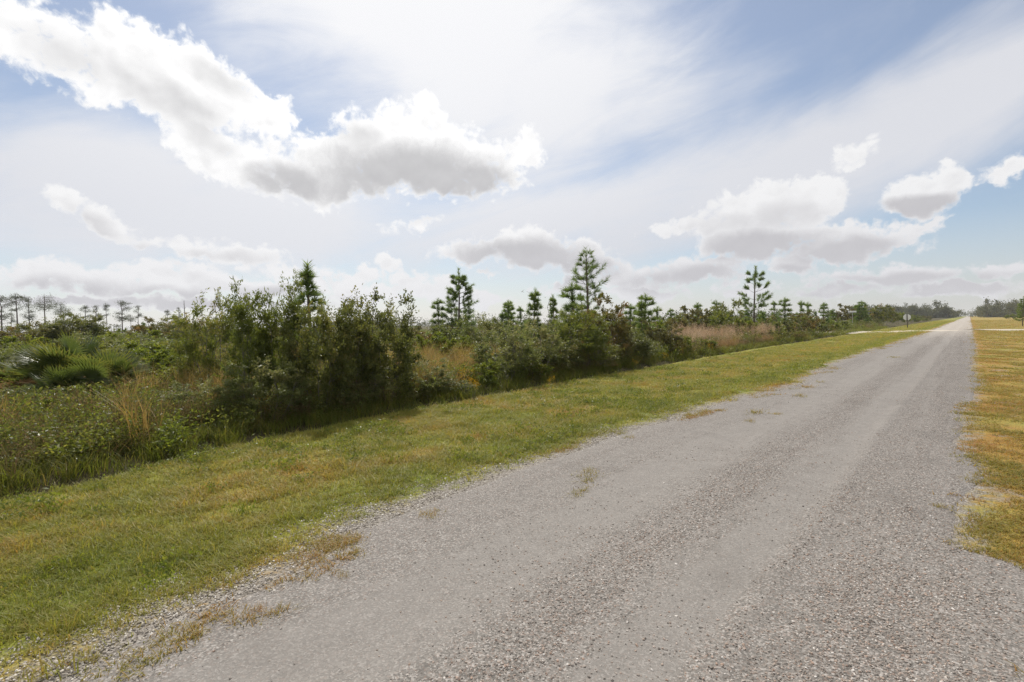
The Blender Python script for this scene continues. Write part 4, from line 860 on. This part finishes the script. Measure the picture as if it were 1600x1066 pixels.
PN = {
 'full': pine_parts(401, 5.8, .18, 1.55, .44, 6, 56, .28, .024),
 'small': pine_parts(402, 3.0, .16, .60, .36, 5, 56, .26, .020, .78, .55, 2),
 'small2': pine_parts(403, 2.8, .20, .50, .40, 4, 66, .27, .020, .8, .6, 1),
 'spindly': pine_parts(404, 5.0, .46, .92, .29, 5, 44, .23, .017, .8, .55, 2),
 'open': pine_parts(405, 6.4, .22, 1.75, .57, 5, 66, .33, .030, .75, .65, 3),
 'leader': pine_parts(407, 2.8, .25, .46, .25, 5, 80, .21, .022, .9, 1.25, 0),
 'shaggy': pine_parts(406, 3.6, .10, .50, .28, 5, 62, .25, .021, 1.0, .5, 1),
}
pines = [
 ('leader', 486, 24.0, 420, 1.35, 'dark pine leader rising behind the big clump of bushes'),
 ('full', 717, 36.0, 422, 1.0, 'full conical green pine standing in golden grass'),
 ('small', 683, 36.0, 470, 1.0, 'slim dark pine just left of the full conical pine'),
 ('spindly', 921, 25.0, 390, 1.0, 'spindly tall pine with a bare lower trunk and airy crown'),
 ('small', 895, 27.0, 447, 1.2, 'thin-branched young pine leaning left of the spindly pine'),
 ('open', 1177, 47.0, 419, .95, 'big open-branched pine behind the pinkish plume grass'),
 ('shaggy', 833, 30.0, 455, 1.0, 'small shaggy pine with dark brush-like top above pale shrubs'),
 ('shaggy', 865, 32.0, 464, .8, 'slim brush-like pine between the shaggy pine and the spindly pine'),
 ('small', 796, 40.0, 474, 1.0, 'small dark pine far behind, left of the shaggy pine'),
 ('small2', 785, 40.0, 490, 1.0, 'tiny dark pine touching the small pine far behind'),
 ('small2', 815, 46.0, 482, 1.0, 'tiny pointed pine left of the shaggy pine on the skyline'),
 ('small', 893, 36.0, 476, 1.0, 'small pine half hidden behind the olive bush'),
 ('small', 1010, 30.0, 463, 1.2, 'right one of the twin pine leaders above the mottled bush'),
 ('shaggy', 1003, 29.0, 470, .9, 'left one of the twin pine leaders above the mottled bush'),
 ('small', 985, 34.0, 478, 1.2, 'small pine left of the twin pine leaders'),
 ('small2', 1028, 36.0, 482, 1.0, 'tiny pine right of the twin pine leaders'),
 ('small', 1050, 52.0, 484, 1.0, 'small skyline pine left of the round brownish oak'),
 ('small2', 1092, 50.0, 476, 1.0, 'little pine tip over the round brownish oak'),
 ('small', 1119, 50.0, 472, 1.0, 'small pine between the round brownish oak and the ragged bush'),
 ('small', 1225, 54.0, 468, 1.1, 'leaning young pine over the wide dark oak bush'),
 ('small2', 1249, 60.0, 473, 1.0, 'small pine tip behind the olive-topped oak bush'),
 ('small2', 1262, 62.0, 475, 1.0, 'second small pine tip behind the olive-topped oak bush'),
 ('small', 1285, 66.0, 475, 1.1, 'young pine on the skyline past the end of the dark row'),
 ('small', 1300, 75.0, 484, 1.0, 'low young pine left of the white street sign'),
 ('small', 1341, 88.0, 476, 1.5, 'young pine with a bare dark trunk right beside the street sign'),
 ('small', 1347, 99.0, 472, 1.3, 'pine top behind the young pine beside the street sign'),
 ('full', 1598, 82.0, 464, .9, 'dark pine cut by the right picture edge across the road'),
]
for k, px, Z, top, wk, lab in pines: plant_pine(PN[k], px, Z, top, lab, 'young pines in the scrub', wk)

# far tall pines behind the left field
def far_pine(seed, h, w_, lo=.52, nb=17):
    g = np.random.default_rng(seed); s = np.linspace(0, 1, 8); tr = np.column_stack([np.cumsum(g.normal(0, .08, 8)), np.cumsum(g.normal(0, .08, 8)), s * h * .97]); br = []; C = []
    for i in range(nb):
        f = g.uniform(lo, 1.0); z = f * h * .95; c = np.array([np.interp(z, tr[:, 2], tr[:, 0]), np.interp(z, tr[:, 2], tr[:, 1]), z]); a = g.uniform(0, 6.28); L = w_ * g.uniform(.35, 1.0) * (1.15 - .75 * abs(f - .74) / .26 * .8)
        e = c + np.array([np.cos(a) * L, np.sin(a) * L, L * g.uniform(.1, .5)]); br.append((np.array([c, (c + e) / 2 + np.array([0, 0, .1]), e]), np.array([.07, .05, .03]))); C += [e, c + (e - c) * .65 + g.normal(0, .2, 3)]
    C.append(tr[-1] + np.array([0, 0, .1])); C = np.array(C); n = 40; pos = np.repeat(C, n, 0) + g.normal(0, 1, (len(C) * n, 3)) * np.array([.52, .52, .33]) * w_ / 2.4; dv = g.normal(size=pos.shape) + np.array([0, 0, .5])
    V, Q = leaves(pos, dv, g.uniform(.25, .5, len(pos)), .10, g); cm = mesh_np('crown', V, quads=Q, mats=M_farpine, attrs={'tint': np.repeat(g.random(len(pos)), 4)})
    V, Q = tubes([(tr, np.linspace(.20, .07, 8))] + br, 5); return cm, mesh_np('trunk', V, quads=Q, mats=M_pinebark, smooth=True), h
FP = [far_pine(420 + i, 13.5, w_, lo_, nb_) for i, (w_, lo_, nb_) in enumerate(((2.3, .42, 22), (1.7, .62, 12), (3.1, .66, 20), (2.0, .50, 13)))]
for i, (px, Z, top, k, wk, lab) in enumerate([
 (3, 190, 462, 0, 1.1, 'tall far pine cut by the left picture edge'), (30, 185, 459, 1, 1.1, 'tall two-tiered far pine, second from the left picture edge'), (48, 190, 464, 0, .85, 'slim far pine close left of the flat-topped far pine'),
 (71, 180, 463, 2, 1.0, 'flat-topped far pine with a wide umbrella crown'), (97, 182, 474, 2, .8, 'low round far pine right of the flat-topped one'), (134, 195, 477, 1, 1.0, 'bushy far pine, left end of the middle far row'),
 (150, 195, 478, 3, 1.0, 'low-crowned far pine in the middle far row'), (168, 185, 474, 1, .7, 'bare-trunked far pine with a tiny flat crown'), (191, 180, 470, 0, 1.1, 'tall layered far pine with the highest crown of the middle far row'),
 (216, 190, 478, 3, .8, 'far pine with a small tuft crown, right end of the middle far row'), (262, 200, 484, 1, .8, 'lone small far pine left of the dead snag'), (280, 205, 481, 3, .6, 'thin far pine touching the dead snag'), (18, 200, 490, 3, 1.0, 'short far pine low between the leftmost two'), (205, 205, 492, 2, .9, 'short far pine low behind the middle far row'), (120, 205, 492, 2, .8, 'short far pine between the two far rows')]):
    cm, trm, h0 = FP[k]; x, y, z = spot(px, Z); kk = hgt(px, Z, top) / h0; wk *= 1.25
    thing('tall_pine', [('crown', cm), ('trunk', trm)], (x, y, z), rng.uniform(0, 6.28), (kk * wk, kk * wk, kk), lab, 'pine tree', 'tall far pines behind the left field')
x, y, z = spot(289, 190); sn = hgt(289, 190, 470); Vs, Qs = tubes([([(0, 0, 0), (.1, 0, sn * .5), (.05, 0, sn)], [.22, .16, .08]), ([(.08, 0, sn * .75), (.7, 0, sn * .80)], [.07, .04]), ([(.06, 0, sn * .62), (-.6, .2, sn * .66)], [.07, .04]), ([(.06, 0, sn * .88), (-.4, .1, sn * .9)], [.05, .03])], 5)
tag(link('dead_tree', mesh_np('dead_tree', Vs, quads=Qs, mats=M_bark), None, (x, y, z)), 'bare dead snag standing up among the far pines', 'dead tree')

# palmettos: every fan frond is a part
def frond_mesh(seed, mat):
    g = np.random.default_rng(seed); n = 24; ang = np.linspace(-1.75, 1.75, n); V = []; Fq = []; ti = []
    for i, a in enumerate(ang):
        L = .56 * (1 - .18 * abs(a) / 1.75) * g.uniform(.9, 1.05); u = np.array([math.sin(a), math.cos(a), .10 + .22 * abs(a) / 1.75]); u /= np.linalg.norm(u); s = np.array([math.cos(a), -math.sin(a), 0]); wv = .021
        b0 = np.zeros(3); mid = u * L * .55; tip = u * L + np.array([0, 0, -.05 * g.uniform(.2, 1.4)]); up = np.array([0, 0, .008])
        k = len(V); V += [b0 - s * .004, b0 + up * .5, b0 + s * .004, mid + s * wv, mid + up, mid - s * wv, tip]; Fq += [(k, k + 1, k + 4, k + 5), (k + 1, k + 2, k + 3, k + 4), (k + 5, k + 4, k + 6), (k + 4, k + 3, k + 6)]; ti += [g.uniform(0, .35)] * 3 + [g.uniform(.25, .6)] * 3 + [g.uniform(.8, 1.0)]
    V = np.array(V); q = [f for f in Fq if len(f) == 4]; tr = [f for f in Fq if len(f) == 3]
    Vt, Qt = tubes([([(0, -.75, -.28), (0, -.35, -.06), (0, 0, 0)], [.010, .008, .006])], 4); q = q + [tuple(np.array(f) + len(V)) for f in Qt]
    return mesh_np('frond', np.concatenate([V, Vt]), quads=q, tris=tr, mats=mat, attrs={'tint': np.array(ti + [.4] * len(Vt))})
FR = [frond_mesh(440 + i, M_palm) for i in range(3)]; FD = frond_mesh(450, M_palmdry)
for px, Z, top, nf, dry, lab in [
 (75, 12.4, 538, 20, 3, 'palmetto with a broken pale frond at the left of its clump'), (118, 12.2, 530, 22, 2, 'big palmetto with upright dark green fans in the middle of its clump'), (165, 12.0, 545, 20, 2, 'palmetto with a yellowing fan at the right end of its clump'),
 (92, 11.0, 578, 16, 2, 'low palmetto in front of its clump with a spread yellow-green fan'), (25, 12.6, 556, 17, 3, 'palmetto with pale dead blades at the left picture edge'), (130, 15.5, 538, 14, 1, 'palmetto standing behind the middle of its clump'), (50, 15.0, 545, 14, 2, 'dull palmetto behind the broken pale frond'), (140, 11.2, 574, 15, 1, 'dark low palmetto in the shade of its clump'),
 (350, 12.2, 600, 8, 2, 'small palmetto almost hidden at the left foot of the big bush clump'), (215, 11.2, 600, 8, 1, 'small palmetto with one blade catching the light in the weeds')]:
    x, y, z = spot(px, Z); h_ = hgt(px, Z, top); r = empty('saw_palmetto', (x, y, z)); tag(r, lab, 'palmetto', 'palmettos in the left field')
    for i in range(nf):
        a = rng.uniform(0, 6.28); tl = rng.uniform(.15, 1.25) if i >= dry else rng.uniform(1.2, 1.7); sc = h_ * rng.uniform(.58, .92)
        f = link('frond', FD if i < dry else FR[i % 3], r)
        rad = .34 * h_ * math.sin(tl) + .05; f.location = (math.cos(a) * rad, math.sin(a) * rad, max(.2, h_ * .80 * math.cos(tl * .72) * rng.uniform(.75, 1.05)))
        f.rotation_euler = (R(90) - tl, rng.uniform(-.3, .3), a - R(90)); f.scale = (sc, sc, sc)

# yellow-flowered weeds
def flower_parts(seed):
    g = np.random.default_rng(seed); paths = []; LP = []; FPs = []
    for i in range(6):
        a = g.uniform(0, 6.28); tip = np.array([np.cos(a) * .16, np.sin(a) * .16, g.uniform(.6, .95)]); paths.append((np.array([[0, 0, -.02], tip * np.array([.4, .4, .5]), tip]), [.004, .003, .002])); LP.append(tip * g.uniform(.2, .9, (22, 1)) + g.normal(0, .03, (22, 3))); FPs.append(tip + g.normal(0, 1, (34, 3)) * np.array([.05, .05, .08]))
    V, Q = tubes(paths, 3); st = mesh_np('stem', V, quads=Q, mats=M_bark); q = np.concatenate(LP); V, Q = leaves(q, g.normal(size=q.shape), .05, .014, g); lf = mesh_np('foliage', V, quads=Q, mats=M_myrtle, attrs={'tint': np.repeat(g.random(len(q)), 4)})
    q = np.concatenate(FPs); V, Q = leaves(q, g.normal(size=q.shape), .028, .02, g); return st, lf, mesh_np('bloom', V, quads=Q, mats=M_flower, attrs={'tint': np.repeat(g.random(len(q)), 4)})
FW = [flower_parts(460), flower_parts(461)]
for i, (px, Z, top, lab) in enumerate([(728, 13.0, 578, 'goldenrod in bloom in front of the golden grass'), (738, 12.6, 588, 'lower goldenrod beside the blooming one in front of the golden grass'), (405, 9.6, 622, 'yellow-leaved weed in the shade of the big clump'), (118, 8.4, 650, 'yellow weed among brown stems at the left'), (128, 9.0, 640, 'yellow-orange blades beside the yellow weed at the left'), (992, 20, 560, 'orange-yellow weed at the mown edge under the dense green bush'), (1040, 22, 553, 'yellow weed at the mown edge under the mottled bush'), (760, 17, 548, 'yellow flowering weed left of the pale leaning shrub'), (265, 9.2, 655, 'small ochre weed low in the brown undergrowth'), (860, 14.2, 590, 'rusty yellow weed at the foot of the dark shrub'), (1110, 27, 538, 'yellow weed at the left end of the plume grass')]):
    st, lf, bl = FW[i % 2]; x, y, z = spot(px, Z); k = max(.45, hgt(px, Z, top) / .95); thing('yellow_wildflower', [('stem', st), ('foliage', lf), ('bloom', bl)], (x, y, z), rng.uniform(0, 6.28), (k, k, k), lab, 'wildflower', 'yellow weeds along the mown edge')

# tufts that have rooted in the road surface
TF = [blade_obj('grass_tuft', 480 + i, M_grassdry, 90, (.02, .075), .075, .8, .006, .9).data for i in range(3)]
for i, (px, py, sx, sy, lab) in enumerate([(914, 742, 1.3, .8, 'yellowish grass tuft in the pebbles beside the road, upper of a pair'), (921, 752, 1.4, .6, 'yellowish grass tuft at the road edge, lower of a pair'), (905, 773, 1.5, .5, 'flat rusty grass patch on the asphalt below the pair of tufts'), (677, 806, .8, .8, 'upright green tuft alone in the pale pebbles'), (432, 961, .8, .5, 'rusty little tuft in the road near the left bottom'), (405, 958, .35, .35, 'tiny orange sprig beside the rusty little tuft'), (538, 903, .4, .3, 'tiny orange sprig on the asphalt near the mown patch'), (1182, 647, 1.8, 1.0, 'larger dry grass patch on the left side of the road'), (1172, 660, 1.2, .6, 'small dry patch just below the larger dry grass patch'), (1210, 648, .9, .5, 'small dry patch right of the larger dry grass patch'), (1262, 606, 2.2, 1.4, 'dry grass tongue reaching onto the road edge'), (1250, 620, 1.8, 1.0, 'dry patch on the road below the grass tongue'), (1395, 559, 3.0, 1.6, 'far dry grass patch on the road edge before the crossroads'), (1468, 794, .5, .4, 'small green sprig alone in the chippings near the right verge')]):
    x, y = flat(px, py); d, t_ = dt(x, y); o = link('grass_tuft', TF[i % 3], None, (x, y, float(max(ground_z(d, t_), road_z(d, t_))) - .004)); o.scale = (sx, sy, .9 if max(sx, sy) < 1.6 else 1.4); o.rotation_euler = (0, 0, math.atan2(U[1], U[0]) if sx > 1 else rng.uniform(0, 6.28)); tag(o, lab, 'grass tuft', 'grass tufts on the road')

# further scrub out to the horizon: small in the picture, alike
LAND = [(12, 'the brownish bush at the left edge'), (92, 'the wide dark oak bush'), (150, 'the middle row of tall pines'), (238, 'the round olive oak bush'), (289, 'the dead snag'), (388, 'the wind-blown bush'), (486, 'the dark pine leader'), (560, 'the broad dark oak bush'), (640, 'the edge of the broad dark oak bush'),
        (683, 'the slim dark pine'), (717, 'the full conical pine'), (760, 'the thin brownish bush'), (796, 'the small dark pine'), (833, 'the shaggy pine'), (865, 'the slim brush-like pine'), (895, 'the leaning young pine'), (921, 'the spindly pine'), (945, 'the rusty oak'), (985, 'the dense green bush'), (1007, 'the twin pine leaders'), (1050, 'the mottled bush'),
        (1083, 'the round brownish oak'), (1119, 'the green bush by the round oak'), (1142, 'the ragged bush'), (1177, 'the big leaning pine'), (1222, 'the wide oak by the plume grass'), (1255, 'the olive-topped oak'), (1285, 'the young skyline pine'), (1320, 'the street sign')]
seen_labels = {}
def far_label(adj, noun, px, Z, hh, lo, hi):
    lp, ln = min(LAND, key=lambda q: abs(q[0] - px)); side_ = 'straight behind' if abs(px - lp) < 7 else ('behind and left of' if px < lp else 'behind and right of')
    for size in ('', 'low ' if hh < lo else ('tall ' if hh > hi else 'middling ')):
        for dist_ in ('', 'far ' if Z > 75 else 'near '):
            l = f"{size}{dist_}{adj} {noun} {side_} {ln}"
            if l not in seen_labels: seen_labels[l] = 1; return l
    return l
kinds = ['far1', 'far2', 'far3', 'far4', 'far5']
n = 0
while n < 110:
    px = rng.uniform(-60, 1290); Z = 24 * (150 / 24) ** rng.random(); x, y, z = spot(px, Z); d, t_ = dt(x, y)
    if d > float(mow(t_)) - 2.5 - .02 * Z: continue
    if px < 330 and Z < 36: continue
    k = kinds[rng.integers(5)]; hh = rng.uniform(1.0, 2.0) + .004 * Z; wv = rng.uniform(1.8, 3.4) * (1 + Z / 150)
    fol, stm, h0, w0 = SH[k]; adj = {'far1': 'dark green', 'far2': 'mid green', 'far3': 'brownish', 'far4': 'yellow-green', 'far5': 'grey-green'}[k]
    thing('far_shrub', [('foliage', fol), ('stem', stm)], (x, y, z - .03), rng.uniform(0, 6.28), (wv / w0, wv / w0, hh / h0), far_label(adj, 'shrub', px, Z, hh, 1.5, 2.0), 'shrub', 'shrubs in the far scrub'); n += 1
n = 0
while n < 32:
    px = rng.uniform(500, 1300) if n < 25 else rng.uniform(-20, 330); Z = 55 * (170 / 55) ** rng.random(); x, y, z = spot(px, Z); d, t_ = dt(x, y)
    if d > float(mow(t_)) - 4: continue
    crown, tr, bm, h0 = PN[['small', 'small2', 'shaggy'][n % 3]]; hh = rng.uniform(2.2, 4.2); k = hh / h0
    thing('far_pine', [('crown', crown), ('trunk', tr), ('limb', bm)], (x, y, z), rng.uniform(0, 6.28), (k, k, k), far_label('young', 'pine tip', px, Z, hh, 2.8, 3.6), 'pine tree', 'young pines in the far scrub'); n += 1
# both verges beyond the crossroads
for i in range(26):
    t_ = 100 + i * 5.8 + rng.uniform(0, 4); d = rng.uniform(-24, -12) if i % 2 else rng.uniform(12, 30); x, y = xy(d, t_); k = ['far4', 'far2', 'far3', 'far1'][i % 4]; fol, stm, h0, w0 = SH[k]; hh = rng.uniform(1.2, 2.6) if i % 2 else rng.uniform(1.8, 4.2); wv = rng.uniform(3, 6)
    thing('far_shrub', [('foliage', fol), ('stem', stm)], (x, y, float(gz(x, y))), rng.uniform(0, 6.28), (wv / w0, wv / w0, hh / h0), f"{['yellow-green', 'mid green', 'brownish', 'dark green'][i % 4]} low shrub, {['first', 'second', 'third', 'fourth', 'fifth', 'sixth', 'seventh'][i // 4]} of its colour on the {'left' if i % 2 else 'right'} verge past the crossroads", 'shrub', 'left verge far shrubs' if i % 2 else 'right verge far shrubs')

# far woods that read as one mass
def wood(name, spots_, label, seed, leaf, per):
    g = np.random.default_rng(seed); LP = []; paths = []
    for x, y, h_, w_ in spots_:
        z0 = float(gz(x, y)); m_ = 9; c = np.column_stack([x + g.normal(0, w_ * .28, m_), y + g.normal(0, w_ * .28, m_), z0 + h_ * g.uniform(.12, .95, m_)]); nn = per // m_
        LP.append(np.repeat(c, nn, 0) + g.normal(0, 1, (m_ * nn, 3)) * np.array([w_ * .16, w_ * .16, h_ * .09])); paths.append((np.array([[x, y, z0 - .1], [x + g.normal(0, .2), y, z0 + h_ * .5], [x, y, z0 + h_ * .85]]), np.array([.02, .014, .006]) * h_))
    q = np.concatenate(LP); q = q[q[:, 2] > .05]; V, Q = leaves(q, g.normal(size=q.shape) + np.array([0, 0, .3]), leaf * g.uniform(.7, 1.4, len(q)), leaf * .6, g)
    Vt, Qt = tubes(paths, 4); me = mesh_np(name, np.concatenate([V, Vt]), quads=np.concatenate([Q, Qt + len(V)]), mats=[M_wood, M_pinebark], attrs={'tint': np.concatenate([np.repeat(g.random(len(q)), 4), np.full(len(Vt), .5)])}, midx=np.concatenate([np.zeros(len(Q), int), np.ones(len(Qt), int)]))
    return tag(link(name, me), label, kind='stuff')
sp = []
for i in range(150): t_ = rng.uniform(540, 640); x, y = xy(-10.5 - 75 * rng.random() ** 1.2, t_); sp.append((x, y, 4.5 + 9.5 * rng.random() ** 1.6, rng.uniform(3, 9)))
wood('treeline', sp, 'far wood left of the road beyond the crossroads', 500, 1.0, 420)
sp = []
for i in range(140): t_ = rng.uniform(540, 640); x, y = xy(7 + 62 * rng.random(), t_); sp.append((x, y, 4.5 + 9.0 * rng.random() ** 1.6, rng.uniform(3, 9)))
wood('treeline', sp, 'far wood right of the road beyond the crossroads', 501, 1.0, 420)
sp = []
for i in range(400):
    px = rng.uniform(-900, 1480); Z = rng.uniform(260, 620); x, y, _ = spot(px, Z)
    if dt(x, y)[0] > -60: continue
    sp.append((x, y, rng.uniform(3.0, 6.5) * (1 + Z / 1500), rng.uniform(6, 12)))
for i in range(50):
    x, y = xy(rng.uniform(-40, 60), rng.uniform(700, 1000)); sp.append((x, y, rng.uniform(5, 9), rng.uniform(6, 12)))
for i in range(60):
    x, y = xy(rng.uniform(80, 420), rng.uniform(200, 520)); sp.append((x, y, rng.uniform(5, 9), rng.uniform(5, 10)))
wood('horizon_woods', sp, 'low dark line of woods along the horizon', 502, .9, 150)

# thin air between the lens and the far trees
HAZE = 0.00019
hm = bpy.data.materials.new('haze'); hm.use_nodes = True; ht = NT(hm.node_tree); ht.n.clear()
pv_ = ht.new('ShaderNodeVolumePrincipled'); pv_.inputs['Density'].default_value = HAZE; pv_.inputs['Color'].default_value = (.88, .91, .96, 1); pv_.inputs['Anisotropy'].default_value = 0.2
ho = ht.new('ShaderNodeOutputMaterial'); ht.l.new(pv_.outputs[0], ho.inputs['Volume'])
hz = bpy.data.meshes.new('haze'); q = 2600.0; lo_, hi_ = -3.0, 19.0
hz.from_pydata([(x, y, z) for z in (lo_, hi_) for x, y in ((-q, -q), (q, -q), (q, q), (-q, q))], [], [(3, 2, 1, 0), (4, 5, 6, 7), (0, 1, 5, 4), (1, 2, 6, 5), (2, 3, 7, 6), (3, 0, 4, 7)])
hz.materials.append(hm); tag(link('haze', hz), 'thin pale haze over the flat scrub', kind='stuff')
